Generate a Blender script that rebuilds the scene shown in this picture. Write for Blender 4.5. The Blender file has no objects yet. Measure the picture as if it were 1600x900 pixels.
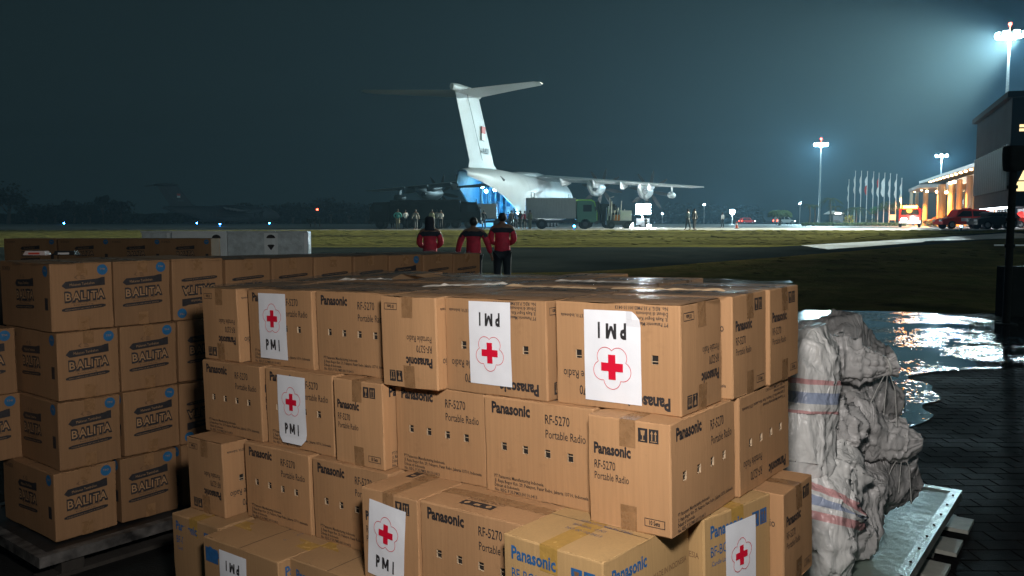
import bpy, bmesh, math, random
from math import sin, cos, pi, radians
from mathutils import Vector, Matrix, noise
R = random.Random(7)
scene = bpy.context.scene
COL = scene.collection
# ------------------------------------------------------------------ camera
cam = bpy.data.cameras.new("camera"); camo = bpy.data.objects.new("camera", cam); COL.objects.link(camo)
cam.sensor_width = 36; cam.lens = 36 * 1320 / 1600; cam.clip_start = .05; cam.clip_end = 4000
camo.location = (0, 0, 1.6); camo.rotation_euler = (radians(90) - math.atan(104 / 1320), 0, 0)
scene.camera = camo
scene.view_settings.view_transform = 'Standard'; scene.view_settings.look = 'None'
scene.view_settings.gamma = 1; scene.view_settings.exposure = 0
scene.cycles.use_denoising = True
scene.cycles.max_bounces = 5; scene.cycles.diffuse_bounces = 2; scene.cycles.glossy_bounces = 2
scene.cycles.transmission_bounces = 3; scene.cycles.transparent_max_bounces = 8; scene.cycles.volume_bounces = 0
scene.cycles.sample_clamp_indirect = 4
scene.cycles.caustics_reflective = False; scene.cycles.caustics_refractive = False
# ------------------------------------------------------------------ night sky
W = bpy.data.worlds.new("World"); scene.world = W; W.use_nodes = True
nt = W.node_tree; nt.nodes.clear()
wo = nt.nodes.new('ShaderNodeOutputWorld'); bg = nt.nodes.new('ShaderNodeBackground')
sk = nt.nodes.new('ShaderNodeTexSky'); sk.sky_type = 'NISHITA'; sk.sun_disc = False
sk.sun_elevation = radians(3); sk.sun_rotation = radians(60); sk.air_density = 2; sk.dust_density = 3
hs = nt.nodes.new('ShaderNodeMix'); hs.data_type = 'RGBA'; hs.inputs[0].default_value = .985
nt.links.new(sk.outputs[0], hs.inputs[6]); hs.inputs[7].default_value = (.28, .57, .64, 1)
nt.links.new(hs.outputs[2], bg.inputs[0]); bg.inputs[1].default_value = .0205
nt.links.new(bg.outputs[0], wo.inputs[0])
# ------------------------------------------------------------------ lights of the place
def lamp(kind, name, loc, power, color, radius=.3, target=None, spot=None, parent=None):
    l = bpy.data.lights.new(name, kind); l.energy = power; l.color = color; l.shadow_soft_size = radius
    o = bpy.data.objects.new(name, l); COL.objects.link(o); o.location = loc
    if target is not None:
        d = Vector(target) - Vector(loc); o.rotation_euler = d.to_track_quat('-Z', 'Y').to_euler()
    if spot: l.spot_size = radians(spot); l.spot_blend = .6
    if parent: o.parent = parent; o.matrix_parent_inverse = parent.matrix_world.inverted() if False else Matrix.Translation(-Vector(parent.location))
    return o
CYAN = (.56, .88, 1.0)
# ------------------------------------------------------------------ helpers: properties and linking
def tag(o, label=None, cat=None, group=None, kind=None):
    if label: o['label'] = label
    if cat: o['category'] = cat
    if group: o['group'] = group
    if kind: o['kind'] = kind
    return o
def empty(name, loc, rz=0, **k):
    o = bpy.data.objects.new(name, None); COL.objects.link(o); o.location = loc; o.rotation_euler.z = rz
    o.empty_display_size = .1
    return tag(o, **k)
class MB:
    """collects shapes into one mesh"""
    def __init__(s): s.v = []; s.f = []; s.m = []; s.sm = []
    def poly(s, pts, faces, m=0, smooth=False):
        b = len(s.v); s.v += [tuple(p) for p in pts]
        for f in faces: s.f.append([b + i for i in f]); s.m.append(m); s.sm.append(smooth)
        return s
    def box(s, x0, x1, y0, y1, z0, z1, m=0, M=None, taper=None):
        p = [Vector((x, y, z)) for z in (z0, z1) for y in (y0, y1) for x in (x0, x1)]
        if taper:
            cx, cy = (x0 + x1) / 2, (y0 + y1) / 2
            for q in p[4:]: q.x = cx + (q.x - cx) * taper[0]; q.y = cy + (q.y - cy) * taper[1]
        if M is not None: p = [M @ q for q in p]
        return s.poly(p, [(0, 2, 3, 1), (4, 5, 7, 6), (0, 1, 5, 4), (2, 6, 7, 3), (0, 4, 6, 2), (1, 3, 7, 5)], m)
    def tube(s, pts, rad, n=8, m=0, caps=True, smooth=True, flat=None):
        pts = [Vector(p) for p in pts]; k = len(pts)
        if not hasattr(rad, '__len__'): rad = [rad] * k
        ring = []; up = None
        for i, p in enumerate(pts):
            d = (pts[min(i + 1, k - 1)] - pts[max(i - 1, 0)]).normalized()
            if up is None:
                up = Vector((0, 0, 1)) if abs(d.z) < .9 else Vector((1, 0, 0))
            a = d.cross(up).normalized(); b = a.cross(d).normalized(); up = b
            for j in range(n):
                t = 2 * pi * j / n; ring.append(p + (a * cos(t) + b * sin(t) * (flat or 1)) * rad[i])
        F = [(i * n + j, i * n + (j + 1) % n, (i + 1) * n + (j + 1) % n, (i + 1) * n + j) for i in range(k - 1) for j in range(n)]
        s.poly(ring, F, m, smooth)
        if caps: s.poly(ring[:n], [tuple(range(n))[::-1]], m); s.poly(ring[-n:], [tuple(range(n))], m)
        return s
    def loft(s, rings, m=0, smooth=True, caps=True, close=True):
        n = len(rings[0]); k = len(rings); P = [p for r in rings for p in r]
        J = range(n) if close else range(n - 1)
        s.poly(P, [(i * n + j, i * n + (j + 1) % n, (i + 1) * n + (j + 1) % n, (i + 1) * n + j) for i in range(k - 1) for j in J], m, smooth)
        if caps and close: s.poly(rings[0], [tuple(range(n))[::-1]], m); s.poly(rings[-1], [tuple(range(n))], m)
        return s
    def prism(s, outline, y0, y1, m=0, M=None):
        """outline in x,z extruded along y"""
        n = len(outline); p = [Vector((x, y, z)) for y in (y0, y1) for x, z in outline]
        if M is not None: p = [M @ q for q in p]
        return s.poly(p, [tuple(range(n)), tuple(range(n, 2 * n))[::-1]] + [(i, i + n, (i + 1) % n + n, (i + 1) % n) for i in range(n)], m)
    def ball(s, c, r, n=10, m=0, sq=(1, 1, 1)):
        rings = []
        for i in range(1, n // 2 + 1):
            a = pi * i / (n // 2 + 1)
            rings.append([(c[0] + r * sq[0] * sin(a) * cos(2 * pi * j / n), c[1] + r * sq[1] * sin(a) * sin(2 * pi * j / n), c[2] - r * sq[2] * cos(a)) for j in range(n)])
        return s.loft(rings, m)
    def mesh(s, name, mats):
        me = bpy.data.meshes.new(name); me.from_pydata(s.v, [], s.f)
        for mt in (mats if isinstance(mats, (list, tuple)) else [mats]): me.materials.append(mt)
        me.polygons.foreach_set('material_index', s.m); me.polygons.foreach_set('use_smooth', s.sm)
        bm = bmesh.new(); bm.from_mesh(me); bmesh.ops.recalc_face_normals(bm, faces=bm.faces); bm.to_mesh(me); bm.free()
        return me
    def build(s, name, mats, parent=None, **k):
        return link(name, s.mesh(name, mats), parent, **k)
def link(name, me, parent=None, loc=None, M=None, **k):
    o = bpy.data.objects.new(name, me); COL.objects.link(o)
    if parent: o.parent = parent
    if loc: o.location = loc
    if M is not None: o.matrix_basis = M
    return tag(o, **k)
def copy_tree(o, parent=None):
    c = o.copy(); COL.objects.link(c)
    if parent: c.parent = parent
    for ch in o.children: copy_tree(ch, c)
    return c
# ------------------------------------------------------------------ materials
def mat(name, base, rough=.6, metal=0, var=0, vscale=8, bump=0, bscale=40, emit=None, estr=0, alpha=None, spec=.5, coat=0, coord='Object', stretch=(1, 1, 1), var2=None, rvar=0, objrand=0, detail=4):
    m = bpy.data.materials.new(name); m.use_nodes = True; t = m.node_tree; b = t.nodes['Principled BSDF']
    b.inputs['Base Color'].default_value = (*base, 1); b.inputs['Roughness'].default_value = rough
    b.inputs['Metallic'].default_value = metal; b.inputs['Specular IOR Level'].default_value = spec
    b.inputs['Coat Weight'].default_value = coat
    if emit: b.inputs['Emission Color'].default_value = (*emit, 1); b.inputs['Emission Strength'].default_value = estr
    if alpha is not None: b.inputs['Alpha'].default_value = alpha
    if var or bump or rvar or objrand:
        tc = t.nodes.new('ShaderNodeTexCoord'); mp = t.nodes.new('ShaderNodeMapping'); mp.inputs['Scale'].default_value = stretch
        t.links.new(tc.outputs[coord], mp.inputs[0])
        oi = t.nodes.new('ShaderNodeObjectInfo'); va = t.nodes.new('ShaderNodeVectorMath'); va.operation = 'ADD'
        sc = t.nodes.new('ShaderNodeVectorMath'); sc.operation = 'SCALE'; sc.inputs['Scale'].default_value = 37.
        cx = t.nodes.new('ShaderNodeCombineXYZ'); t.links.new(oi.outputs['Random'], cx.inputs[0]); t.links.new(oi.outputs['Random'], cx.inputs[1])
        t.links.new(cx.outputs[0], sc.inputs[0]); t.links.new(mp.outputs[0], va.inputs[0]); t.links.new(sc.outputs[0], va.inputs[1])
    if var or rvar or objrand:
        n = t.nodes.new('ShaderNodeTexNoise'); n.inputs['Scale'].default_value = vscale; n.inputs['Detail'].default_value = detail
        t.links.new(va.outputs[0], n.inputs['Vector'])
        r = t.nodes.new('ShaderNodeMapRange'); r.inputs[1].default_value = .3; r.inputs[2].default_value = .7
        r.inputs[3].default_value = 0; r.inputs[4].default_value = 1; t.links.new(n.outputs[0], r.inputs[0])
        mx = t.nodes.new('ShaderNodeMix'); mx.data_type = 'RGBA'
        c2 = var2 or [c * (1 + var) for c in base]; c1 = base if var2 else [c * (1 - var) for c in base]
        mx.inputs[6].default_value = (*c1, 1); mx.inputs[7].default_value = (*c2, 1)
        t.links.new(r.outputs[0], mx.inputs[0]); src = mx.outputs[2]
        if objrand:
            hv = t.nodes.new('ShaderNodeHueSaturation'); mr = t.nodes.new('ShaderNodeMapRange')
            mr.inputs[3].default_value = 1 - objrand; mr.inputs[4].default_value = 1 + objrand
            t.links.new(oi.outputs['Random'], mr.inputs[0]); t.links.new(mr.outputs[0], hv.inputs['Value'])
            t.links.new(src, hv.inputs['Color']); src = hv.outputs[0]
        t.links.new(src, b.inputs['Base Color'])
        if rvar:
            rr = t.nodes.new('ShaderNodeMapRange'); rr.inputs[3].default_value = max(.02, rough - rvar); rr.inputs[4].default_value = min(1, rough + rvar)
            t.links.new(r.outputs[0], rr.inputs[0]); t.links.new(rr.outputs[0], b.inputs['Roughness'])
    if bump:
        n2 = t.nodes.new('ShaderNodeTexNoise'); n2.inputs['Scale'].default_value = bscale; n2.inputs['Detail'].default_value = 3
        t.links.new(va.outputs[0], n2.inputs['Vector'])
        bp = t.nodes.new('ShaderNodeBump'); bp.inputs['Strength'].default_value = 1; bp.inputs['Distance'].default_value = bump
        t.links.new(n2.outputs[0], bp.inputs['Height']); t.links.new(bp.outputs[0], b.inputs['Normal'])
    return m
def emat(name, col, s):
    return mat(name, (.02, .02, .02), emit=col, estr=s)
# ------------------------------------------------------------------ ground
def gz(y):
    pts = [(-1e4, 0), (17, 0), (26, .14), (40, .40), (50, .62), (60, .88), (64, .92), (1e4, .92)]
    for (a, p), (b, q) in zip(pts, pts[1:]):
        if a <= y <= b: return p + (q - p) * (y - a) / (b - a)
def sheet(name, m, lo, hi, xs, ny, off, wob=0, **k):
    """ground sheet between the curves y = lo(x) and y = hi(x), laid on the terrain"""
    mb = MB(); P = []
    for x in xs:
        a, b = lo(x), hi(x)
        for j in range(ny + 1):
            t = j / ny; t = t * t if b > 500 else t
            y = a + (b - a) * t + (wob * noise.noise((x * .35, j * 3.1, off * 900)) if wob and j in (0, ny) else 0)
            z = gz(y) + off + (.03 * noise.noise((x * .15, y * .15, 0)) if 17 < y < 70 and wob else 0) * 0
            P.append((x, y, z))
    n = ny + 1
    mb.poly(P, [(i * n + j, (i + 1) * n + j, (i + 1) * n + j + 1, i * n + j + 1) for i in range(len(xs) - 1) for j in range(ny)])
    return mb.build(name, m, kind='structure', **k)
def lin(a, b, n): return [a + (b - a) * i / n for i in range(n + 1)]
HAZE = .00042
M_mast = mat('galvanised_mast', (.45, .47, .47), .45, .6, var=.2)
M_lampglow = emat('floodlight_glass', (.75, .97, 1), 160)
M_red = emat('red_beacon', (1, .08, .05), 30)
def mast(x, y, h, power, label, n=8, tgt=(0, 90, 0), beacon=True, aim=None):
    z0 = gz(y)
    t = empty('floodlight_mast', (x, y, z0), label=label, cat='light mast', group='floodlight masts along the apron')
    MB().tube([(0, 0, 0), (0, 0, h)], [.32, .14], 10).build('pole', M_mast, t)
    MB().tube([(0, 0, h - .1), (0, 0, h + .15)], [1.0, 1.0], 16).build('head_ring', M_mast, t)
    for i in range(n):
        a = 2 * pi * i / n; L = empty('floodlight', (1.25 * cos(a), 1.25 * sin(a), h), a); L.parent = t; L.scale = (1.5, 1.5, 1.5)
        MB().box(-.1, .25, -.28, .28, -.28, .12).build('housing', M_mast, L)
        MB().box(.252, .27, -.25, .25, -.25, .1).poly([(-.08, -.25, -.285), (.23, -.25, -.285), (.23, .25, -.285), (-.08, .25, -.285)], [(0, 1, 2, 3)]).build('lens', M_lampglow, L)
    if beacon:
        MB().tube([(0, 0, h + .1), (0, 0, h + 1.2)], .04, 6).ball((0, 0, h + 1.3), .22).build('beacon', M_red, t)
    if aim:
        l = lamp('SPOT', 'mast_light', (0, 0, h - .9), power, CYAN, .6, spot=120); l.parent = t; d = Vector(aim) - Vector((x, y, h)); l.rotation_euler = d.to_track_quat('-Z', 'Y').to_euler()
    else: lamp('POINT', 'mast_light', (0, 0, h - .9), power, CYAN, .6).parent = t
    return t
mast(66.4, 115, 25.6, 90000, 'tallest floodlight mast, blazing above the dark building at the right')
mast(77.5, 214, 20.0, 170000, 'floodlight mast standing alone on the grass left of the flagpoles', aim=(20, 90, 0))
mast(126, 250, 20, 110000, 'distant floodlight mast showing above the lit canopy roof', n=6, beacon=False)
mast(60, -60, 34, 300, 'assumed unseen floodlight mast standing behind the photographer to the right', n=6, beacon=False)  # assumed mast out of view, added to light the sides facing the camera
# aimed floods: on the parked aircraft, the apron and the grass before it
lamp('SPOT', 'aimed_flood', (65.2, 114, 25.4), 22000, CYAN, .5, target=(2, 92, 5), spot=34)
lamp('SPOT', 'aimed_flood', (65.4, 113, 25.6), 145000, (.9, 1, .88), .5, target=(-13, 57, .9), spot=50)
lamp('SPOT', 'aimed_flood', (59.5, -59, 34), 280000, (.76, .97, .97), .5, target=(-11, 80, 3), spot=38)  # flood of the assumed unseen mast behind the camera
lamp('SPOT', 'aimed_flood', (65.8, 112, 25.2), 900000, (1, .98, .74), .5, target=(0, 55, .6), spot=31)
def ground_mat(name, c1, c2, s1, s2, rough, rough2=None, bump=.01, bscale=30, wet=None, stretch=(1, 1, 1), spec=.5, c3=None):
    m = bpy.data.materials.new(name); m.use_nodes = True; t = m.node_tree; b = t.nodes['Principled BSDF']
    tc = t.nodes.new('ShaderNodeTexCoord'); mp = t.nodes.new('ShaderNodeMapping'); mp.inputs['Scale'].default_value = stretch
    t.links.new(tc.outputs['Object'], mp.inputs[0])
    def nz(s, d=5, ro=.6):
        n = t.nodes.new('ShaderNodeTexNoise'); n.inputs['Scale'].default_value = s; n.inputs['Detail'].default_value = d; n.inputs['Roughness'].default_value = ro
        t.links.new(mp.outputs[0], n.inputs['Vector']); return n.outputs[0]
    def rng(x, a, b_, lo=0, hi=1):
        r = t.nodes.new('ShaderNodeMapRange'); r.inputs[1].default_value = a; r.inputs[2].default_value = b_; r.inputs[3].default_value = lo; r.inputs[4].default_value = hi
        t.links.new(x, r.inputs[0]); return r.outputs[0]
    def mix(f, a, b_):
        mx = t.nodes.new('ShaderNodeMix'); mx.data_type = 'RGBA'; t.links.new(f, mx.inputs[0])
        for v, i in ((a, 6), (b_, 7)):
            if isinstance(v, tuple): mx.inputs[i].default_value = (*v, 1)
            else: t.links.new(v, mx.inputs[i])
        return mx.outputs[2]
    c = mix(rng(nz(s1), .35, .65), c1, c2); c = mix(rng(nz(s2, 3), .45, .75), c, c3 or tuple(x * .45 for x in c1))
    t.links.new(c, b.inputs['Base Color'])
    if rough2 is not None: t.links.new(rng(nz(wet or .5, 4), .42, .6, rough, rough2), b.inputs['Roughness'])
    else: b.inputs['Roughness'].default_value = rough
    b.inputs['Specular IOR Level'].default_value = spec
    if bump:
        bp = t.nodes.new('ShaderNodeBump'); bp.inputs['Distance'].default_value = bump; bp.inputs['Strength'].default_value = 1
        t.links.new(nz(bscale, 4, .7), bp.inputs['Height']); t.links.new(bp.outputs[0], b.inputs['Normal'])
    return m
M_asph = ground_mat('wet_asphalt', (.014, .014, .013), (.024, .023, .020), 3, .6, .75, .9, .008, 60, wet=.35, spec=.08)
M_far = ground_mat('far_field_grass', (.03, .045, .02), (.05, .06, .025), .05, .02, .9, bump=0)
M_grass = ground_mat('mown_grass', (.115, .115, .034), (.19, .18, .06), 1.5, .3, .9, bump=.22, bscale=3.2, spec=0, c3=(.055, .05, .024), stretch=(.12, 1, 1))
M_grass2 = ground_mat('dimmed_near_grass', (.065, .064, .02), (.115, .088, .034), 1.1, .25, .9, bump=.12, bscale=4, spec=0, c3=(.04, .03, .014))  # near grass: the weaker light there is put into its darker colour
M_apron = ground_mat('apron_concrete', (.24, .24, .22), (.19, .19, .175), .15, .04, .5, .75, .004, 10, wet=.08)
M_road = ground_mat('service_road_asphalt', (.024, .032, .033), (.038, .046, .045), .8, .2, .6, .85, .006, 40, wet=.3, spec=0)
M_slab = ground_mat('pale_concrete_path', (.15, .15, .135), (.12, .12, .105), .6, .1, .55, .8, .004, 30)
XS = lin(-60, 60, 60)
XW = [-1500, -700, -300, -150] + lin(-100, 100, 40) + [150, 300, 700, 1500]
sheet('ground', M_far, lambda x: -60, lambda x: 1800, XW, 60, -.3)
sheet('pavement', M_asph, lambda x: -12, lambda x: 15.2 + .3 * sin(x * .5), XS, 12, 0)
def mid(x): return 24 + max(0, (x - 1.8)) * .92 if x < 33 else 52.7
def top_(x): return 39.5 + max(0, x - 12) * .88
sheet('near_grass', M_grass2, lambda x: 15.0 + .3 * sin(x * .5), lambda x: mid(x) + .3, XS, 24, .016, wob=.5)
sheet('service_road', M_road, lambda x: mid(x), lambda x: top_(x) + .2 if x > -30 else 40, lin(-60, 34, 50), 12, .008)
sheet('mown_grass', M_grass, lambda x: min(top_(x), 60), lambda x: 64.4, lin(-140, 140, 140), 30, .012, wob=.6)
sheet('concrete_path', M_slab, lambda x: mid(x) + 2.2 if x < 22 else 45.5 + (x - 22) * .5, lambda x: 41 + (x - 14) * .82, lin(14, 34, 24), 6, .022)
sheet('apron', M_apron, lambda x: 64, lambda x: 200, [-600, -300] + lin(-140, 140, 28) + [300, 600], 12, .004)

M_line = mat('worn_white_road_paint', (.55, .55, .52), .6, var=.3, vscale=3)
sheet('painted_line', M_line, lambda x: 66.0, lambda x: 66.5, lin(-140, 140, 60), 1, .012)
M_joint = mat('slab_joint', (.05, .05, .05), .8)
for i, y_ in enumerate((70, 76, 84, 95)): sheet('slab_joint', M_joint, lambda x: y_, lambda x: y_ + .12, lin(-140, 140, 20), 1, .009)
# ------------------------------------------------------------------ lettering
_tc = {}
def text2d(s, bold=0.0, res=2):
    """flat mesh data of a string at size 1, left aligned, baseline at 0"""
    k = (s, bold, res)
    if k in _tc: return _tc[k]
    c = bpy.data.curves.new('t', 'FONT'); c.body = s; c.size = 1; c.resolution_u = res; c.offset = bold; c.fill_mode = 'FRONT'
    o = bpy.data.objects.new('t', c); COL.objects.link(o); dg = bpy.context.evaluated_depsgraph_get(); dg.update()
    me = o.evaluated_get(dg).to_mesh()
    v = [(p.co.x, p.co.y) for p in me.vertices]; f = [tuple(q.vertices) for q in me.polygons]
    o.evaluated_get(dg).to_mesh_clear(); bpy.data.objects.remove(o); bpy.data.curves.remove(c)
    xs = [p[0] for p in v] or [0]; v = [(x - min(xs), y) for x, y in v]
    _tc[k] = (v, f, max(xs) - min(xs)); return _tc[k]
class Sheet2D:
    """flat print gathered in a,b coordinates of a face"""
    def __init__(s): s.v = []; s.f = []; s.m = []
    def add(s, v, f, m=0):
        b = len(s.v); s.v += v; s.f += [tuple(b + i for i in q) for q in f]; s.m += [m] * len(f); return s
    def rect(s, a0, a1, b0, b1, m=0, rot=0, lift=0):
        ca, cb = (a0 + a1) / 2, (b0 + b1) / 2
        p = [(a0, b0), (a1, b0), (a1, b1), (a0, b1)]
        p = [(ca + (x - ca) * cos(rot) - (y - cb) * sin(rot), cb + (x - ca) * sin(rot) + (y - cb) * cos(rot), lift) for x, y in p]
        return s.add(p, [(0, 1, 2, 3)], m)
    def frame(s, a0, a1, b0, b1, w, m=0):
        s.rect(a0, a1, b0, b0 + w, m); s.rect(a0, a1, b1 - w, b1, m); s.rect(a0, a0 + w, b0, b1, m); return s.rect(a1 - w, a1, b0, b1, m)
    def text(s, t, a, b, size=None, width=None, bold=0, m=0, rot=0, lift=0, squash=1, res=2):
        v, f, w = text2d(t, bold, res); k = size if size else width / w; kx = width / w if width else k * squash
        return s.add([(a + x * kx * cos(rot) - y * k * sin(rot), b + x * kx * sin(rot) + y * k * cos(rot), lift) for x, y in v], f, m)
    def disc(s, a, b, r, m=0, n=20, lift=0):
        return s.add([(a + r * cos(2 * pi * i / n), b + r * sin(2 * pi * i / n), lift) for i in range(n)], [tuple(range(n))], m)
    def poly(s, pts, m=0, lift=0):
        return s.add([(x, y, lift) for x, y in pts], [tuple(range(len(pts)))], m)
    def strip(s, pts, w, m=0, close=True):
        n = len(pts); V = []
        for i in range(n):
            p, q = pts[i - 1] if close or i else pts[i], pts[(i + 1) % n] if close or i < n - 1 else pts[i]
            dx, dy = q[0] - p[0], q[1] - p[1]; l = math.hypot(dx, dy) or 1
            V += [(pts[i][0] - dy / l * w / 2, pts[i][1] + dx / l * w / 2, 0), (pts[i][0] + dy / l * w / 2, pts[i][1] - dx / l * w / 2, 0)]
        return s.add(V, [(2 * i, 2 * i + 1, (2 * i + 3) % (2 * n), (2 * i + 2) % (2 * n)) for i in range(n if close else n - 1)], m)
# ------------------------------------------------------------------ cardboard
def cardboard(name, base, dark):
    m = mat(name, base, .72, var=.10, vscale=5, bump=.0006, bscale=220, stretch=(1, 1, .12), objrand=.09, spec=.25)
    t = m.node_tree; b = t.nodes['Principled BSDF']
    # fine vertical fluting lines and scuffs
    tc = t.nodes.new('ShaderNodeTexCoord'); mp = t.nodes.new('ShaderNodeMapping'); mp.inputs['Scale'].default_value = (1, 1, .03)
    t.links.new(tc.outputs['Object'], mp.inputs[0])
    w = t.nodes.new('ShaderNodeTexNoise'); w.inputs['Scale'].default_value = 130; w.inputs['Detail'].default_value = 2; t.links.new(mp.outputs[0], w.inputs['Vector'])
    r = t.nodes.new('ShaderNodeMapRange'); r.inputs[1].default_value = .35; r.inputs[2].default_value = .65; r.inputs[3].default_value = .95; r.inputs[4].default_value = 1.03
    t.links.new(w.outputs[0], r.inputs[0])
    n = t.nodes.new('ShaderNodeTexNoise'); n.inputs['Scale'].default_value = 14; n.inputs['Detail'].default_value = 6; n.inputs['Roughness'].default_value = .7
    t.links.new(tc.outputs['Object'], n.inputs['Vector'])
    q = t.nodes.new('ShaderNodeMapRange'); q.inputs[1].default_value = .60; q.inputs[2].default_value = .72; q.inputs[3].default_value = 1; q.inputs[4].default_value = dark
    t.links.new(n.outputs[0], q.inputs[0])
    mu = t.nodes.new('ShaderNodeMath'); mu.operation = 'MULTIPLY'; t.links.new(r.outputs[0], mu.inputs[0]); t.links.new(q.outputs[0], mu.inputs[1])
    hv = t.nodes.new('ShaderNodeHueSaturation'); t.links.new(mu.outputs[0], hv.inputs['Value'])
    src = b.inputs['Base Color'].links[0].from_socket
    t.links.new(src, hv.inputs['Color']); t.links.new(hv.outputs[0], b.inputs['Base Color'])
    return m
M_card = cardboard('kraft_cardboard', (.405, .228, .110), .86)
M_card_y = cardboard('yellowish_cardboard', (.415, .262, .115), .84)
M_card_o = cardboard('brown_cardboard', (.37, .22, .105), .84)
M_card_b = cardboard('red_brown_cardboard', (.27, .150, .072), .84)
M_hole = mat('dark_inside', (.012, .009, .007), .9)
M_tab = mat('torn_card_edge', (.46, .34, .22), .8)
M_tape = mat('brown_parcel_tape', (.27, .15, .07), .28, var=.15, vscale=30, bump=.0012, bscale=90, rvar=.1)
M_tape_y = mat('amber_parcel_tape', (.40, .24, .06), .2, var=.15, vscale=30, bump=.0012, bscale=90, rvar=.1)
M_ink = mat('black_ink', (.022, .02, .022), .6, var=.3, vscale=60)
M_inkb = mat('blue_ink', (.018, .10, .26), .6, var=.2, vscale=60)
M_inkw = mat('faded_ink', (.16, .085, .04), .7)
M_inkc = mat('bare_card_in_print', (.36, .21, .10), .75)
M_blue = mat('blue_dot_ink', (.012, .12, .27), .6, var=.15, vscale=30)
M_paper = mat('sticker_paper', (.76, .78, .82), .45, var=.03, vscale=20, bump=.0008, bscale=25)
M_redink = mat('red_ink', (.62, .004, .03), .5)
# displacement of a bulging carton face (a,b in 0..1)
def bulge(seed, f, a, b):
    R_ = [.003, .0012, .0035, .0022][(seed + f) % 4]
    return sin(pi * min(max(a, 0), 1)) * sin(pi * min(max(b, 0), 1)) * R_ + .0012 * noise.noise((a * 2.3 + seed * 5, b * 2.3 + f * 7, seed)) * sin(pi * min(max(a, 0), 1))
def face_pt(f, a, b, w, d, h, seed, lift=0):
    """a from the left edge, b from the bottom of face f (0 front -y, 1 right +x, 2 back, 3 left, 4 top: a along x, b along y)"""
    W_ = w if f in (0, 2) else d
    if f == 4: return (a - w / 2, b - d / 2, h + lift + bulge(seed, 4, a / w, b / d))
    n = bulge(seed, f, a / W_, b / h) + lift
    if f == 0: return (a - w / 2, -d / 2 - n, b)
    if f == 1: return (w / 2 + n, a - d / 2, b)
    if f == 2: return (w / 2 - a, d / 2 + n, b)
    return (-w / 2 - n, d / 2 - a, b)
def carton_body(name, w, d, h, m, seed, holes=()):
    """rounded, slightly bulging box; holes = [(face, a, b, half width, half height)] cut as real pockets"""
    r = .005; mb = MB()
    def lines(W_, extra):
        L = [0, r * .3, r] + [W_ * i / 6 for i in range(1, 6)] + [W_ - r, W_ - r * .3, W_] + extra
        L = sorted(L); o = [L[0]]
        for x in L[1:]:
            if x - o[-1] > 1e-4: o.append(x)
        return o
    for f in range(5):
        W_ = w if f in (0, 2, 4) else d; H_ = h if f < 4 else d
        hs = [q for q in holes if q[0] == f]
        A = lines(W_, [q[1] + s * q[3] for q in hs for s in (-1, 1)]); B = lines(H_, [q[2] + s * q[4] for q in hs for s in (-1, 1)])
        def P(a, b, dz=0):
            p = Vector(face_pt(f, a, b, w, d, h, seed, dz))
            q = Vector((max(-w / 2 + r, min(w / 2 - r, p.x)), max(-d / 2 + r, min(d / 2 - r, p.y)), max(r, min(h - r, p.z))))
            e = p - q
            if sum(abs(c) > 1e-6 for c in e) > 1:
                p = q + e.normalized() * r; k_ = p * 9 + Vector((seed * 4, 0, 0)); p = p + Vector((noise.noise(k_), noise.noise(k_ + Vector((9, 0, 0))), noise.noise(k_ + Vector((0, 9, 0))))) * .0035
            return p
        pts = [P(a, b) for a in A for b in B]; nb = len(B); F = []
        for i in range(len(A) - 1):
            for j in range(nb - 1):
                ca, cb = (A[i] + A[i + 1]) / 2, (B[j] + B[j + 1]) / 2
                if any(abs(ca - q[1]) < q[3] and abs(cb - q[2]) < q[4] for q in hs): continue
                F.append((i * nb + j, (i + 1) * nb + j, (i + 1) * nb + j + 1, i * nb + j + 1))
        mb.poly(pts, F, 0)
        for q in hs:
            a0, a1, b0, b1 = q[1] - q[3], q[1] + q[3], q[2] - q[4], q[2] + q[4]
            o = [P(a0, b0), P(a1, b0), P(a1, b1), P(a0, b1)]; k = [P(a0, b0, -.006), P(a1, b0, -.006), P(a1, b1, -.006), P(a0, b1, -.006)]
            mb.poly(o + k, [(0, 1, 5, 4), (1, 2, 6, 5), (2, 3, 7, 6), (3, 0, 4, 7)], 2); mb.poly(k, [(0, 1, 2, 3)], 1)
            t = q[2] + q[4] * R.uniform(.1, .4)
            mb.poly([P(a0, t, -.001), P(a1, t, -.001), P(a1, t + .002, -.001), P(a0, t + .002, -.001)], [(0, 1, 2, 3)], 2)
            if R.random() < .5:
                t = a1 - .002
                mb.poly([P(t, b0, -.0015), P(a1, b0, -.0015), P(a1, b1, -.0015), P(t, b1, -.0015)], [(0, 1, 2, 3)], 2)
    # underside and the open seam between the top flaps
    mb.poly([(-w / 2 + r, -d / 2 + r, .0005), (w / 2 - r, -d / 2 + r, .0005), (w / 2 - r, d / 2 - r, .0005), (-w / 2 + r, d / 2 - r, .0005)], [(0, 3, 2, 1)], 0)
    s = lambda a, b: face_pt(4, a, b, w, d, h, seed, .0004)
    mb.poly([s(w * i / 6, d / 2 + e) for i in range(7) for e in (-.0014, .0014)], [(2 * i, 2 * i + 2, 2 * i + 3, 2 * i + 1) for i in range(6)], 1)
    return mb.mesh(name, [m, M_hole, M_tab])
def print_mesh(name, w, d, h, seed, sheets, mats, lift=.0007):
    """sheets: [(face, Sheet2D)]"""
    mb = MB()
    for f, s in sheets:
        b = len(mb.v)
        mb.v += [face_pt(f, p[0], p[1], w, d, h, seed, lift + (p[2] if len(p) > 2 else 0)) for p in s.v]
        for q, m in zip(s.f, s.m): mb.f.append([b + i for i in q]); mb.m.append(m); mb.sm.append(False)
    me = bpy.data.meshes.new(name); me.from_pydata(mb.v, [], mb.f)
    for m in mats: me.materials.append(m)
    me.polygons.foreach_set('material_index', mb.m)
    return me
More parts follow.
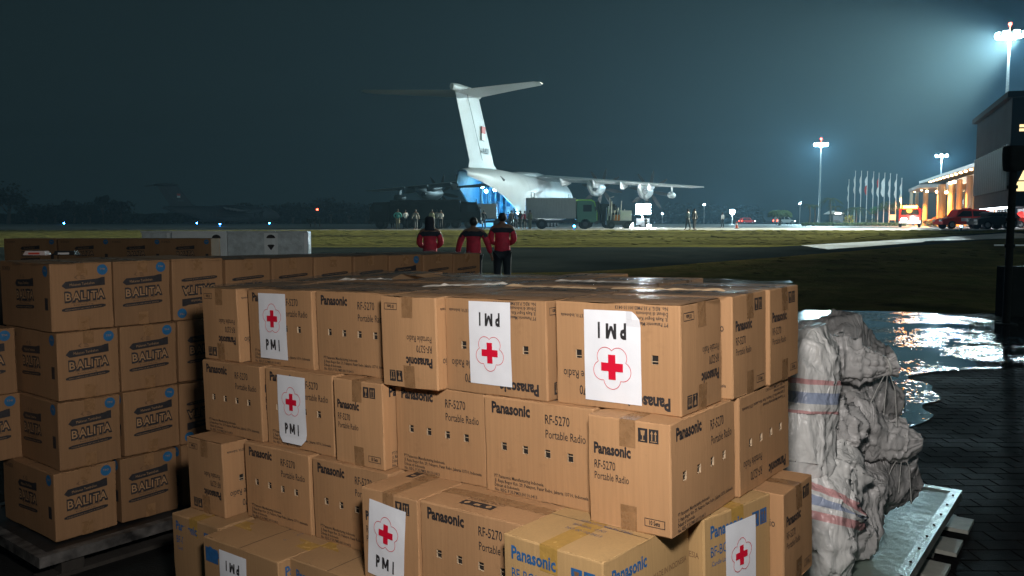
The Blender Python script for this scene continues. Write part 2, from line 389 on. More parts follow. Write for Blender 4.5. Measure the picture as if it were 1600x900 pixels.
def ribbon(mb, pairs, m=0):
    return mb.poly([p for q in pairs for p in q], [(2 * i, 2 * i + 1, 2 * i + 3, 2 * i + 2) for i in range(len(pairs) - 1)], m)
def tape_top(w, d, h, seed, m, tw=.05, drop=.075, lift=.0006, off=.5):
    """one strip: up face 3, along the top seam, down face 1"""
    fp = lambda f, a, b: face_pt(f, a, b, w, d, h, seed, lift)
    L = [(fp(3, d * off + tw / 2, b), fp(3, d * off - tw / 2, b)) for b in (h - drop, h - drop / 2, h - .004)]
    L += [(fp(4, w * i / 14, d * (1 - off) - tw / 2), fp(4, w * i / 14, d * (1 - off) + tw / 2)) for i in range(15)]
    L += [(fp(1, d * (1 - off) - tw / 2, b), fp(1, d * (1 - off) + tw / 2, b)) for b in (h - .004, h - drop / 2, h - drop)]
    return ribbon(MB(), L).mesh('parcel_tape', m)
def tape_end(w, d, h, seed, m, face=1, tw=.05, drop=.07, lift=.0006, off=.5, top=False):
    W_ = d if face in (1, 3) else w
    B = (h - drop, h - drop / 2, h + .0004) if top else (0, drop / 2, drop)
    return ribbon(MB(), [(face_pt(face, W_ * off - tw / 2, b, w, d, h, seed, lift), face_pt(face, W_ * off + tw / 2, b, w, d, h, seed, lift)) for b in B]).mesh('parcel_tape', m)
# ------------------------------------------------------------------ the radio cartons
CH = .3055; CL = 1.335 * CH; CS = .835 * CH
ADDR = ['PT Panasonic Manufacturing Indonesia', 'Jl. Raya Bogor Km. 29, Pekayon, Pasar Rebo, Jakarta 13710, Indonesia', 'Dibuat di Indonesia', 'No. REG. P.35.PMI3.00110.0413']
def icons(s, a, b, k, m=0, c=1):
    """two black handling symbols: fragile glass and this side up"""
    for i in range(2):
        x = a + i * k * 1.12; s.rect(x, x + k * .98, b, b + k * 1.3, m)
        if i: 
            for dx in (.3, .68): s.rect(x + k * (dx - .05), x + k * (dx + .05), b + k * .25, b + k * .95, c, lift=.0003).poly([(x + k * (dx - .15), b + k * .85), (x + k * (dx + .15), b + k * .85), (x + k * dx, b + k * 1.15)], c, lift=.0003)
            s.rect(x + k * .15, x + k * .83, b + k * .13, b + k * .2, c, lift=.0003)
        else:
            s.poly([(x + k * .25, b + k * 1.1), (x + k * .33, b + k * .65), (x + k * .65, b + k * .65), (x + k * .73, b + k * 1.1)], c, lift=.0003)
            s.rect(x + k * .44, x + k * .54, b + k * .2, b + k * .66, c, lift=.0003).rect(x + k * .28, x + k * .7, b + k * .13, b + k * .22, c, lift=.0003)
    return s
S2 = Sheet2D
def radio_long():
    ad = S2()
    for i, t in enumerate(ADDR): ad.text(t, .036, CH * .165 - i * .0145, size=.0148, width=[.19, .35, .098, .165][i], bold=.018, res=1)
    return {'brand_lettering': S2().text('Panasonic', .032, CH * .84, size=.048, width=.150, bold=.042),
            'model_lettering': S2().text('RF-5270', .238, CH * .80, size=.040, width=.088, bold=.008).text('Portable Radio', .239, CH * .66, size=.036, width=.142, bold=.004),
            'address_lettering': ad}
def icon(a, b, k, i, m=0, c=1):
    s = S2(); x = a; s.rect(x, x + k * .98, b, b + k * 1.3, m)
    if i:
        for dx in (.3, .68): s.rect(x + k * (dx - .05), x + k * (dx + .05), b + k * .25, b + k * .95, c, lift=.0003).poly([(x + k * (dx - .15), b + k * .85), (x + k * (dx + .15), b + k * .85), (x + k * dx, b + k * 1.15)], c, lift=.0003)
        return s.rect(x + k * .15, x + k * .83, b + k * .13, b + k * .2, c, lift=.0003)
    s.poly([(x + k * .25, b + k * 1.1), (x + k * .33, b + k * .65), (x + k * .65, b + k * .65), (x + k * .73, b + k * 1.1)], c, lift=.0003)
    return s.rect(x + k * .44, x + k * .54, b + k * .2, b + k * .66, c, lift=.0003).rect(x + k * .28, x + k * .7, b + k * .13, b + k * .22, c, lift=.0003)
def radio_short():
    return {'brand_lettering': S2().text('Panasonic', .02, CH * .66, size=.042, width=.118, bold=.044),
            'model_lettering': S2().text('RF-5270', .021, CH * .52, size=.034, width=.068, bold=.008).text('Portable Radio', .021, CH * .42, size=.030, width=.110, bold=.004),
            'handling_symbol': icon(CS * .63, CH * .82, .029, 0), 'handling_symbol.x': icon(CS * .63 + .0325, CH * .82, .029, 1),
            'quantity_mark': S2().frame(CS * .69, CS * .93, CH * .075, CH * .15, .002).text('10 Sets', CS * .745, CH * .095, size=.017, width=.032, bold=.03)}
def radio_top():
    x = CL * .30; y = CS * .17; D = {}
    for i in range(3):
        q = x + i * .042; s = S2().rect(q, q + .041, y, y + .034)
        s.disc(q + .02, y + .018, .010, 1, 10, .0003) if i != 1 else s.rect(q + .008, q + .032, y + .008, y + .022, 1, lift=.0003)
        D['handling_symbol.' + 'xyz'[i]] = s
    D['model_lettering'] = S2().text('PORTABLE RADIO', x + .0, y + .044, size=.020, width=.14, bold=.01, m=2)
    return D
def prints(w, d, h, seed, faces, mats, lift=.0007):
    """{face: {part name: mesh}}"""
    return {f: [(n.split('.')[0], print_mesh(n.split('.')[0], w, d, h, seed, [(f, s)], mats, lift)) for n, s in D.items()] for f, D in faces.items()}
def dress(o, P, faces):
    for f in faces:
        for n, me in P.get(f, []): link(n, me, o)
HL = [(f, CL * a, CH * .5, .0105, .0125) for f in (0, 2) for a in (.19, .395, .60, .80)]
NV = 4
rad_body = [carton_body('cardboard_box', CL, CS, CH, M_card, i, HL) for i in range(NV)]
_rl, _rs, _rt = radio_long(), radio_short(), radio_top()
rad_print = [prints(CL, CS, CH, i, {0: _rl, 1: _rs, 2: _rl, 3: _rs, 4: _rt}, [M_ink, M_inkc, M_inkw]) for i in range(NV)]
rad_tape = [(tape_top(CL, CS, CH, i, M_tape), tape_end(CL, CS, CH, i, M_tape, 1), tape_end(CL, CS, CH, i, M_tape, 3)) for i in range(NV)]
# battery cartons (blue print, slightly yellower board)
BL, BS = .335, CL
def bat_long():
    return {'brand_lettering': S2().text('Panasonic', .03, CH * .80, size=.05, width=.155, bold=.03),
            'model_lettering': S2().text('BF-BG01A', .03, CH * .62, size=.042, width=.13, bold=.004).text('Candle Lantern', .035, CH * .53, size=.02, width=.10),
            'handling_symbol': icon(.235, CH * .73, .036, 0), 'handling_symbol.x': icon(.276, CH * .73, .036, 1)}
def bat_short():
    return {'brand_lettering': S2().text('Panasonic', .035, CH * .78, size=.05, width=.155, bold=.03), 'origin_lettering': S2().text('MADE IN INDONESIA', .22, CH * .62, size=.024, width=.17, m=1),
            'blue_patch': S2().rect(BS - .1, BS - .005, CH * .22, CH * .42)}
def bat_top():
    s = S2()
    for i, (t, wd) in enumerate((('PT PANASONIC MANUFACTURING', .17), ('BF-BG01A  10 PCS', .11), ('NO 00110-0413', .12))):
        s.text(t, .11, .20 - i * .034, size=.02, width=wd, bold=.01, m=2)
    return {'stock_lettering': s}
bat_body = carton_body('cardboard_box', BL, BS, CH, M_card_y, 1)
bat_body2 = carton_body('cardboard_box', BL, BS, CH, M_card_o, 3)
bat_print = prints(BL, BS, CH, 1, {0: bat_long(), 1: bat_short(), 2: bat_long(), 3: bat_short(), 4: bat_top()}, [M_inkb, M_inkw, mat('grey_blue_ink', (.10, .09, .13), .7)])
_f = lambda f, a, b: face_pt(f, a, b, BL, BS, CH, 1, .0006)
bat_tape = ribbon(MB(), [(_f(0, BL * .48 - .03, b), _f(0, BL * .48 + .03, b)) for b in (CH - .07, CH - .035, CH - .004)] + [(_f(4, BL * .48 - .03, BS * i / 14), _f(4, BL * .48 + .03, BS * i / 14)) for i in range(15)]).mesh('parcel_tape', M_tape_y)
# sticker with the flower-and-cross emblem
SWd, SHt = .176, .262
def flower(cx, cy, R0, rho, w):
    pts = []
    for k in range(5):
        for j in range(10):
            ph = radians(-36 + 72 * (j + .0) / 10); r = R0 * cos(ph) + math.sqrt(max(0, rho ** 2 - (R0 * sin(ph)) ** 2)); th = pi / 2 + 2 * pi * k / 5 + ph
            pts.append((cx + r * cos(th), cy + r * sin(th)))
    return pts
def sticker(parent, face, a, b, w, d, h, seed, rot=0, flip=False, curl=0, sw=SWd, sh=SHt, cut=None, lift=.0022):
    """paper sticker glued on a face; a,b = centre"""
    rr = rot + (pi if flip else 0)
    def T(x, y, l=0):
        X, Y = x * cos(rr) - y * sin(rr), x * sin(rr) + y * cos(rr)
        l += lift + .0004 * sin(x * 60 + seed) * cos(y * 37)
        if curl and y < -sh / 2 + .05 : l += curl * ((-sh / 2 + .05 - y) / .05) ** 2 * .03
        if cut == 'corner' and x < -sw/2 + .03 and y < -sh/2 + .03: l += .006
        return face_pt(face, a + X, b + Y, w, d, h, seed, l)
    nx, ny = 8, 12; mb = MB(); P = []
    for l in (0, .0004):
        for i in range(nx + 1):
            for j in range(ny + 1):
                x = -sw / 2 + sw * i / nx; y = -sh / 2 + sh * j / ny
                if curl and y < -sh / 2 + .04 and abs(x) > sw / 2 - .04:   # rounded lower corners
                    dy = (-sh / 2 + .04 - y) / .04; x = math.copysign(sw / 2 - .04 * (1 - math.sqrt(max(0, 1 - dy * dy * .9))), x) if abs(x) > sw / 2 - .01 else x * (1 - .12 * dy)
                if cut == 'corner' and i == 0 and j == 0: x += .012; y += .008
                P.append(T(x, y, l))
    n1 = ny + 1; N = (nx + 1) * n1
    F = [(i * n1 + j, (i + 1) * n1 + j, (i + 1) * n1 + j + 1, i * n1 + j + 1) for i in range(nx) for j in range(ny)]
    mb.poly(P, F + [tuple(N + q for q in f[::-1]) for f in F])
    st = mb.build('paper_sticker', M_paper, parent)
    s = Sheet2D(); e = sh * .115; c = .0142 * sw / .176
    s.rect(-c * 2.4, c * 2.4, e - c * .8, e + c * .8).rect(-c * .8, c * .8, e + c * .8, e + c * 2.4).rect(-c * .8, c * .8, e - c * 2.4, e - c * .8)
    s.strip(flower(0, e, .0335 * sw / .176, .0265 * sw / .176, 0), .0017)
    t = Sheet2D(); k = .058 * sw / .176
    for ch, x, wd in (('P', -.046, .019), ('M', -.0155, .033), ('I', .036, .0065)):
        if ch == 'M':
            x0, x1, y0, y1, w_ = x * sw / .176, (x + wd) * sw / .176, -sh * .36, -sh * .36 + k * .715, .0082 * sw / .176; xm = (x0 + x1) / 2
            t.rect(x0, x0 + w_, y0, y1).rect(x1 - w_, x1, y0, y1).poly([(x0 + w_ * .0, y1), (x0 + w_ * 1.1, y1), (xm + w_ * .45, y0 + k * .12), (xm - w_ * .45, y0 + k * .12)]).poly([(x1 - w_ * 1.1, y1), (x1, y1), (xm + w_ * .45, y0 + k * .12), (xm - w_ * .45, y0 + k * .12)])
            continue
        t.text(ch, x * sw / .176, -sh * .36, size=k * .98, width=wd * sw / .176, bold=.05)
    for nm, q, m in (('emblem', s, M_redink), ('lettering', t, M_ink)):
        me = bpy.data.meshes.new(nm); me.from_pydata([T(p[0], p[1], .0020) for p in q.v], [], q.f); me.materials.append(m)
        link(nm, me, st)
    return st
# ------------------------------------------------------------------ front stack placement (fitted)
YAW = radians(38.16); O = Vector((1.37483 * CH, 7.06214 * CH))
E0 = Vector((cos(YAW), -sin(YAW))); E1 = Vector((sin(YAW), cos(YAW)))
TA, TB = .0272, -.0082
def tiltM():
    n = Vector((-TA, -TB, 1)).normalized(); return Vector((0, 0, 1)).rotation_difference(n).to_matrix().to_4x4()
TM = tiltM()
def stack_M(uc, vc, k, rz=0, flip=False, jz=0):
    """uc,vc: centre in carton heights along the long front (0 = near corner) and back; k: 1 top layer ... 4"""
    p = O + E0 * uc * CH + E1 * vc * CH
    z = 1.6 + (-.766 - k) * CH + TA * p.x + TB * (p.y - 7 * CH) + jz
    M = Matrix.Translation((p.x, p.y, z)) @ TM @ Matrix.Rotation(-YAW + rz, 4, 'Z')
    if flip: M = M @ Matrix.Translation((0, 0, CH)) @ Matrix.Rotation(pi, 4, 'Y')
    return M
GR = 'radio cartons stacked on the front pallet'
cnt = [0]; SD = {}
def radio(k, uL, uR, v, kind, label, flip=False, jr=0, rz0=0, jz=0, faces=None):
    """front face at v between uL..uR; kind 'L' long side to the front, 'S' short side"""
    dep = CS / CH if kind == 'L' else CL / CH
    rz = (0 if kind == 'L' else -pi / 2) + radians(jr) + rz0
    sd = cnt[0] % NV; cnt[0] += 1
    M = stack_M((uL + uR) / 2, v + dep / 2, k, rz, flip, jz)
    o = link('cardboard_box', rad_body[sd], None, M=M, label=label, cat='carton', group=GR)
    fr, sd_ = (0, 1) if kind == 'L' else (1, 3 if flip else 2)
    if kind == 'L' and flip: sd_ = 3
    if kind == 'S' and flip: fr, sd_ = 3, 2
    dress(o, rad_print[sd], faces if faces is not None else ([fr, sd_] + ([] if flip else [4])))
    link('parcel_tape', rad_tape[sd][0], o); link('parcel_tape', rad_tape[sd][1 if fr == 1 or sd_ == 1 else 2], o)
    SD[o.name] = sd
    return o
Lw, Sw = CL / CH, CS / CH
def rstick(o, face, a, b, **k): return sticker(o, face, a, b, CL, CS, CH, SD[o.name], **k)
# top layer, front row (left to right)
b1a = radio(1, -6.56 - Sw, -6.56, .19, 'S', 'upside-down radio carton at the left end of the top front row', True)
b1b = radio(1, -5.12 - Lw, -5.12, .29, 'L', 'radio carton in the top row with an upright red cross sticker on its middle')
rstick(b1b, 0, CL * .40, CH * .52)
b1c = radio(1, -3.74 - Lw, -3.74, .32, 'L', 'radio carton without sticker in the top row, right of the upright sticker')
b1d = radio(1, -2.809 - Sw, -2.809, .08, 'S', 'upside-down radio carton turned end-on in the middle of the top row', True)
b1e = radio(1, -1.47 - Lw, -1.47, .215, 'L', 'upside-down radio carton with the smaller-looking inverted sticker, top row centre', True)
rstick(b1e, 0, CL * .53, CH * .46, sw=.168)
b1f = radio(1, -.064 - Lw, -.064, .27, 'L', 'upside-down radio carton with inverted sticker at the near top corner', True)
rstick(b1f, 0, CL * .52, CH * .50, cut='corner', sw=.185)
b1g = radio(1, .0 - Lw, .0, 1.22, 'L', 'top carton on the right side with amber tape dripping over its edge')
b1h = radio(1, .03 - Lw, .03, 2.08, 'L', 'rearmost top carton on the right side of the front stack')
# the rest of the top layer (only their tops show)
def back_rows(uR, kinds, v0, words):
    v = v0
    for i, kd in enumerate(kinds):
        w_, d_ = (Lw, Sw) if kd == 'L' else (Sw, Lw)
        radio(1, uR - w_, uR, v + .02, kd, words[i], jr=R.uniform(-1, 1), jz=R.uniform(-.006, .004), faces=[4]); v += d_ + .03
back_rows(-1.47, 'LLL', 1.1, ['top carton right behind the smaller inverted sticker', 'second lid back behind the smaller inverted sticker', 'rear lid behind the centre of the front stack'])
back_rows(-2.87, 'SS', 1.47, ['top carton behind the end-on upside-down one, seen by its lid', 'rear top carton with glints of film, left of centre'])
back_rows(-3.76, 'LLL', 1.2, ['lid of the carton behind the plain one in the top row', 'second lid back behind the plain top-row carton', 'farthest lid with a torn pale flap on the front stack'])
back_rows(-5.15, 'LLL', 1.15, ['lid just behind the upright sticker carton', 'second lid back behind the upright sticker', 'farthest lid behind the upright sticker carton'])
back_rows(-6.58, 'SS', 1.55, ['lid behind the left end of the top row', 'far left corner lid of the front stack'])
# second layer
b2a = radio(2, -5.983 - Lw, -5.983, .12, 'L', 'radio carton with four holes at the left end of the second row')
b2b = radio(2, -4.591 - Lw, -4.591, .16, 'L', 'second-row radio carton whose red cross sticker curls at its lower edge')
rstick(b2b, 0, CL * .41, CH * .50, curl=.25, sw=.17)
b2c = radio(2, -3.642 - Sw, -3.642, .08, 'S', 'end-on radio carton with a yellow tape end in the middle of the second row')
b2d = radio(2, -2.265 - Lw, -2.265, .24, 'L', 'radio carton in the second row directly under the top centre sticker')
b2e = radio(2, -.90 - Lw, -.90, .19, 'L', 'radio carton with clear address lines, left of the near corner carton')
b2f = radio(2, -Sw - .01, .0, .0, 'S', 'near corner radio carton of the second row with two black handling symbols')
b2g = radio(2, .03 - Sw, .03, 1.36, 'S', 'upside-down second-row carton at the rear of the right side', True)
# third layer
b3a = radio(3, -6.36 - Sw, -6.36, -.22, 'S', 'upside-down radio carton jutting out at the left of the third row', True)
b3b = radio(3, -4.899 - Lw, -4.899, .03, 'L', 'radio carton with four punched holes in the third row, right of the jutting one')
b3c = radio(3, -3.50 - Lw, -3.50, .03, 'L', 'third-row radio carton partly hidden behind a sticker carton')
b3d = radio(3, -2.58 - Sw, -2.58, -.45, 'S', 'third-row carton turned end-on wearing a whole upright red cross sticker')
rstick(b3d, 1, CS * .45, CH * .47, rot=radians(-5), sw=.165, sh=.25)
b3e = radio(3, -1.235 - Lw, -1.235, -.42, 'L', 'third-row radio carton with black symbols on its lid')
def battery(uL, v, k, label, rz=0, rot90=False, flip=False):
    M = stack_M(uL + (BL / 2 if not rot90 else BS / 2) / CH, v + (BS / 2 if not rot90 else BL / 2) / CH, k, rz + (pi / 2 if rot90 else 0), flip)
    o = link('cardboard_box', bat_body2 if k == 4 else bat_body, None, M=M, label=label, cat='carton', group='blue-printed cartons on the front pallet')
    dress(o, bat_print, [3, 0, 4] if rot90 else [0, 1, 4]); link('parcel_tape', bat_tape, o); return o
b3f = battery(-1.245, -.71, 3, 'yellowish carton with large blue lettering at the lower centre', rz=radians(-4))
b3g = battery(-1.33, .66, 3, 'yellowish carton with a red cross sticker on the right side of the stack', rot90=True)
_q = O + E0 * (.03 * CH) + E1 * (.62 * CH); _r = -YAW + pi / 2 + radians(-11)
_c = Vector((-BL / 2, -BS / 2)); _c = Vector((_c.x * cos(_r) - _c.y * sin(_r), _c.x * sin(_r) + _c.y * cos(_r))); _p = _q - _c
b3g.matrix_basis = Matrix.Translation((_p.x, _p.y, b3g.matrix_basis.translation.z)) @ TM @ Matrix.Rotation(_r, 4, 'Z')
def bstick(o, face, a, b, **k): return sticker(o, face, a, b, BL, BS, CH, 1, **k)
bstick(b3g, 0, BL * .52, CH * .42, sw=.15, sh=.27)
b3h = radio(3, .37 - Lw, .37, 1.70, 'L', 'carton jutting out to the right beside the white sacks')
b4h = radio(4, .30 - Lw, .30, 1.55, 'L', 'lowest carton of the right side, only its lid and edge in view')
b4g = battery(-1.15, .75, 4, 'bottom yellowish carton under the sticker one on the right side', rot90=True)
# fourth layer
b4a = battery(-6.10 - BL / CH, -.47, 4, 'brown carton at the lower left corner of the front stack')
b4b = battery(-5.95, -.72, 4, 'lowest carton with a blue patch and an inverted sticker', rot90=True)
b4b.scale = (1, 1.13, 1)
bstick(b4b, 3, BS * .42, CH * .50, flip=True, sw=.15, sh=.25)
link('blue_patch', print_mesh('blue_patch', BL, BS, CH, 1, [(3, S2().rect(.012, .085, CH * .70, CH * .88))], [M_inkb]), b4b)
b4c = battery(-3.2 - BS / CH, -.55, 4, 'lowest carton in shade right of the inverted sticker', rot90=True)
b4d = battery(-1.7 - BS / CH, -.62, 4, 'lowest carton under the whole upright sticker')
# ------------------------------------------------------------------ biscuit cartons on the left pallet
BW, BD, BH = .288, .548, .317
def slant(s, x0, x1, b, hgt, ang, arrow=False, m=0):
    t = math.tan(ang); n = 12; V = []
    for i in range(n + 1):
        u = i / n; x = x0 + (x1 - x0) * u; y = b + (x - x0) * t; e = 0
        if arrow:
            lo_, hi_ = (hgt * .42, hgt * .52) if i == 0 else (0, hgt * (1.02 + (.14 if i >= n - 2 else 0) - (.12 if i == n - 2 else 0)))
        else: lo_, hi_ = (hgt * .25, hgt * .75) if i in (0, n) else (0, hgt)
        V += [(x, y + lo_, 0), (x, y + hi_, 0)]
    return s.add(V, [(2 * i, 2 * i + 2, 2 * i + 3, 2 * i + 1) for i in range(n)], m)
def balita(W_, dx=0):
    c = W_ / 2 + dx; x = c - .1; a = radians(3)
    lo = S2()
    for i, ch in enumerate('BALITA'):
        xx = x + .012 + [0, .033, .071, .102, .118, .148][i]; wd = [.028, .036, .026, .008, .030, .036][i]
        lo.text(ch, xx - .003, BH * .44 + i * .0012, size=.060, width=wd + .009, bold=.12, m=0)
    for i, ch in enumerate('BALITA'):
        xx = x + .012 + [0, .033, .071, .102, .118, .148][i]; wd = [.028, .036, .026, .008, .030, .036][i]
        lo.text(ch, xx + .001, BH * .44 + .003 + i * .0012, size=.052, width=wd - .002, bold=.012, m=1, lift=.0006)
    bn = slant(S2(), x, x + .20, BH * .625, .033, a, True); bn.text('Makanan Tambahan', x + .035, BH * .625 + .012, size=.018, width=.115, rot=a, m=1, lift=.0005, res=1)
    br = slant(S2(), x - .004, x + .20, BH * .29, .017, a); br.text('PENDAMPING ASI UNTUK BALITA', x + .01, BH * .295 + .004, size=.007, width=.17, rot=a, m=1, lift=.0005, res=1)
    sm = S2().text('biskuit untuk anak usia 6-59 bulan', x + .04, BH * .405, size=.010, width=.12, rot=a * .5, res=1).text('Berat bersih 6 kg', x + .05, BH * .372, size=.010, width=.09, rot=a * .5, res=1)
    em = S2().poly([(c - .045, BH * .79), (c - .027, BH * .83), (c - .034, BH * .79), (c - .027, BH * .755)], 2)
    for i in range(3): em.rect(c - .015, c + .008 - i * .004, BH * (.765 + i * .022), BH * (.777 + i * .022), 2)
    dt = S2().disc(W_ - .048, BH * .89, .0255, 3, 24).text('TNI', W_ - .062, BH * .885, size=.014, width=.026, m=1, lift=.0005, res=1)
    return {'logo_lettering': lo, 'logo_banner': bn, 'slogan_bar': br, 'small_lettering': sm, 'maker_emblem': em, 'blue_dot': dt}
def balita_side(W_):
    D = balita(W_); D['handling_symbol'] = S2().rect(W_ - .06, W_ - .03, BH * .32, BH * .5, 0)
    D['weight_lettering'] = S2().text('ISI 24 BOX', .03, BH * .86, size=.03, width=.09, m=0); return D
bal_mats = [M_ink, M_inkc, M_inkw, M_blue]
bal_body = [carton_body('cardboard_box', BW, BD, BH, M_card_b, i) for i in range(3)]
bal_print = [prints(BW, BD, BH, i, {0: balita(BW, (i - 1) * .006), 3: balita_side(BD), 1: balita_side(BD)}, bal_mats, .0008) for i in range(3)]
def bal_tape(i):
    fp = lambda f, a, b: face_pt(f, a, b, BW, BD, BH, i, .0006)
    up = [(fp(0, BW / 2 - .025, b), fp(0, BW / 2 + .025, b)) for b in (BH - .06, BH - .03, BH - .004)] + [(fp(4, BW / 2 - .025, BD * t / 10), fp(4, BW / 2 + .025, BD * t / 10)) for t in range(11)]
    return ribbon(MB(), up).mesh('parcel_tape', M_tape), tape_end(BW, BD, BH, i, M_tape, 0, drop=.062)
bal_tapes = [bal_tape(i) for i in range(3)]
YL = radians(51.06)
def bal_carton(x, y, z, rz, label, group, flip=False, faces=(0, 3), seed=None):
    i = R.randrange(3) if seed is None else seed
    M = Matrix.Translation((x, y, z)) @ Matrix.Rotation(rz, 4, 'Z')
    if flip: M = M @ Matrix.Translation((0, 0, BH)) @ Matrix.Rotation(pi, 4, 'Y')
    o = link('cardboard_box', bal_body[i], None, M=M, label=label, cat='carton', group=group)
    dress(o, bal_print[i], faces)
    for t in bal_tapes[i]: link('parcel_tape', t, o)
    return o
LU = Vector((cos(YL), sin(YL))); LV = Vector((-sin(YL), cos(YL))); LC = Vector((-2.113, 3.849))
def left_pos(u, v): return LC + LU * (u + BW / 2) + LV * (v + BD / 2)
GB = 'biscuit cartons stacked on the left pallet'
rowname = ['top', 'second', 'third', 'bottom']
colname = ['leftmost', 'second from the left', 'third from the left, beside the radio cartons']
U0 = [0, .006, -.012, -.05]; V0 = [0, -.013, -.044, -.057]
for k in range(4):
    for c in range(3):
        fl = (k, c) in ((0, 2), (2, 2)); u = U0[k] + c * .304 + (.02 if k == 3 and c else 0) + R.uniform(-.004, .004)
        p = left_pos(u, V0[k] + .012 * c * (k == 0) + R.uniform(-.006, .006))
        bal_carton(p.x, p.y, .13 + (3 - k) * .3195, YL + radians(R.uniform(-1.2, 1.2)), 'biscuit carton, %s row, %s%s' % (rowname[k], colname[c], ', printed upside down' if fl else ''), GB, fl)
for c in range(3, 10):
    p = left_pos(c * .304, .03 + R.uniform(-.01, .01))
    bal_carton(p.x, p.y, .13 + 3 * .3195 - .004 * c, YL + radians(R.uniform(-1, 1)), ['upside-down biscuit carton just left of the radio stack top', 'fifth biscuit carton of the far row behind the radio stack', 'sixth biscuit carton of the far row', 'seventh biscuit carton, above the torn pale flap', 'eighth biscuit carton of the far row, with a blue dot', 'dim ninth biscuit carton below the left person in red', 'last dim biscuit carton of the far row, below the middle person'][c - 3], GB, c not in (7,), faces=(0, 1))
for k, j in ((1, 0), (2, .012)):
    q = Vector((-2.415, 4.075)) - LU * (BW / 2) + LV * (BD / 2)
    bal_carton(q.x + j, q.y, .13 + (3 - k) * .3195, YL, 'brighter biscuit carton cut by the left photo edge, %s of two' % ('upper' if k == 1 else 'lower'), GB, faces=(0,))
# its pallet
M_pal = mat('black_worn_pallet', (.013, .013, .013), .5, var=.4, vscale=4, bump=.002, bscale=30, rvar=.2)
M_rail = mat('scraped_metal_rail', (.02, .019, .018), .5, metal=.2, var=.3, vscale=14, bump=.003, bscale=60, var2=(.16, .15, .14), detail=10)
M_wood = mat('pallet_wood', (.03, .025, .02), .8, var=.25, vscale=3, bump=.002, bscale=40, stretch=(8, 1, 1))
def cargo_pallet(name, Mx, x0, x1, y0, y1, h, label, deck, rail, boards=True, th=.035):
    t = link(name, MB().box(x0 + .04, x1 - .04, y0 + .04, y1 - .04, h - th, h - .004).mesh(name, deck), None, M=Mx, label=label, cat='pallet')
    for a in ((x0, x1, y0, y0 + .05), (x0, x1, y1 - .05, y1), (x0, x0 + .05, y0 + .052, y1 - .052), (x1 - .05, x1, y0 + .052, y1 - .052)):
        MB().box(*a, h - th - .01, h + .003).build('edge_rail', rail, t)
    n = max(1, int((y1 - y0) / .5))
    for i in range(3):
        xx = x0 + .1 + (x1 - x0 - .3) * i / 2
        MB().box(xx, xx + .1, y0 + .02, y1 - .02, .02, h - th - .012).build('bearer', M_wood, t)
    for i in range(n + 1):
        yy = y0 + .02 + (y1 - y0 - .14) * i / n
        MB().box(x0 + .02, x1 - .02 , yy, yy + .1, .0, .019).build('bottom_board', M_wood, t)
    return t
Mx = Matrix.Translation((LC.x, LC.y, 0)) @ Matrix.Rotation(YL, 4, 'Z')
cargo_pallet('cargo_pallet', Mx, -.17, 3.2, -.19, .75, .125, 'black scraped pallet under the biscuit cartons at the left', M_pal, M_rail)
# film over the left stack
M_film = bpy.data.materials.new('cling_film'); M_film.use_nodes = True; ft = M_film.node_tree; fb = ft.nodes['Principled BSDF']
fb.inputs['Base Color'].default_value = (.17, .13, .095, 1); fb.inputs['Roughness'].default_value = .3; fb.inputs['Alpha'].default_value = .38; fb.inputs['Specular IOR Level'].default_value = .7
_n = ft.nodes.new('ShaderNodeTexNoise'); _n.inputs['Scale'].default_value = 7; _n.inputs['Detail'].default_value = 6; _n.inputs['Distortion'].default_value = 1.5
_c = ft.nodes.new('ShaderNodeTexCoord'); _b = ft.nodes.new('ShaderNodeBump'); _b.inputs['Distance'].default_value = .012; _b.inputs['Strength'].default_value = 1
ft.links.new(_c.outputs['Object'], _n.inputs['Vector']); ft.links.new(_n.outputs[0], _b.inputs['Height']); ft.links.new(_b.outputs[0], fb.inputs['Normal'])
def film(name, pts, nx, ny, z, label, jag=.05, amp=.008, slope=(0, 0), edge=None):
    """crinkled sheet: pts = corner positions (4), bilinear"""
    mb = MB(); P = []
    for i in range(nx + 1):
        for j in range(ny + 1):
            s, t = i / nx, j / ny
            a = Vector(pts[0]).lerp(Vector(pts[1]), s); b = Vector(pts[3]).lerp(Vector(pts[2]), s); p = a.lerp(b, t)
            if j in (0, ny) or i in (0, nx): p += Vector((noise.noise((s * 19, t * 13, 3)), noise.noise((s * 17, t * 23, 9)))) * jag
            q = Vector((p.x, p.y, z + slope[0] * p.x + slope[1] * p.y + amp * (1 + noise.noise((p.x * 5, p.y * 5, 1)) + .6 * abs(noise.noise((p.x * 17, p.y * 11, 5))))))
            P.append(q)
    n = ny + 1; mb.poly(P, [(i * n + j, (i + 1) * n + j, (i + 1) * n + j + 1, i * n + j + 1) for i in range(nx) for j in range(ny)], 0, True)
    return mb.build(name, M_film, label=label, cat='plastic film')
c_ = [LC + LU * a + LV * b for a, b in ((-.01, -.01), (3.0, .03), (3.0, .5), (-.01, .45))]
film('plastic_film', c_, 60, 12, 1.4085, 'crumpled dark film lying over the biscuit cartons', slope=(-.004, -.006))
fc = [O + E0 * a * CH + E1 * b * CH for a, b in ((-7.35, .22), (-.02, .30), (-.05, 3.0), (-8.0, 3.9))]
film('plastic_film', fc, 90, 40, 1.6 + (-.766) * CH - TB * 7 * CH + .002, 'glinting clear film spread over the radio carton lids', slope=(TA, TB), amp=.006)
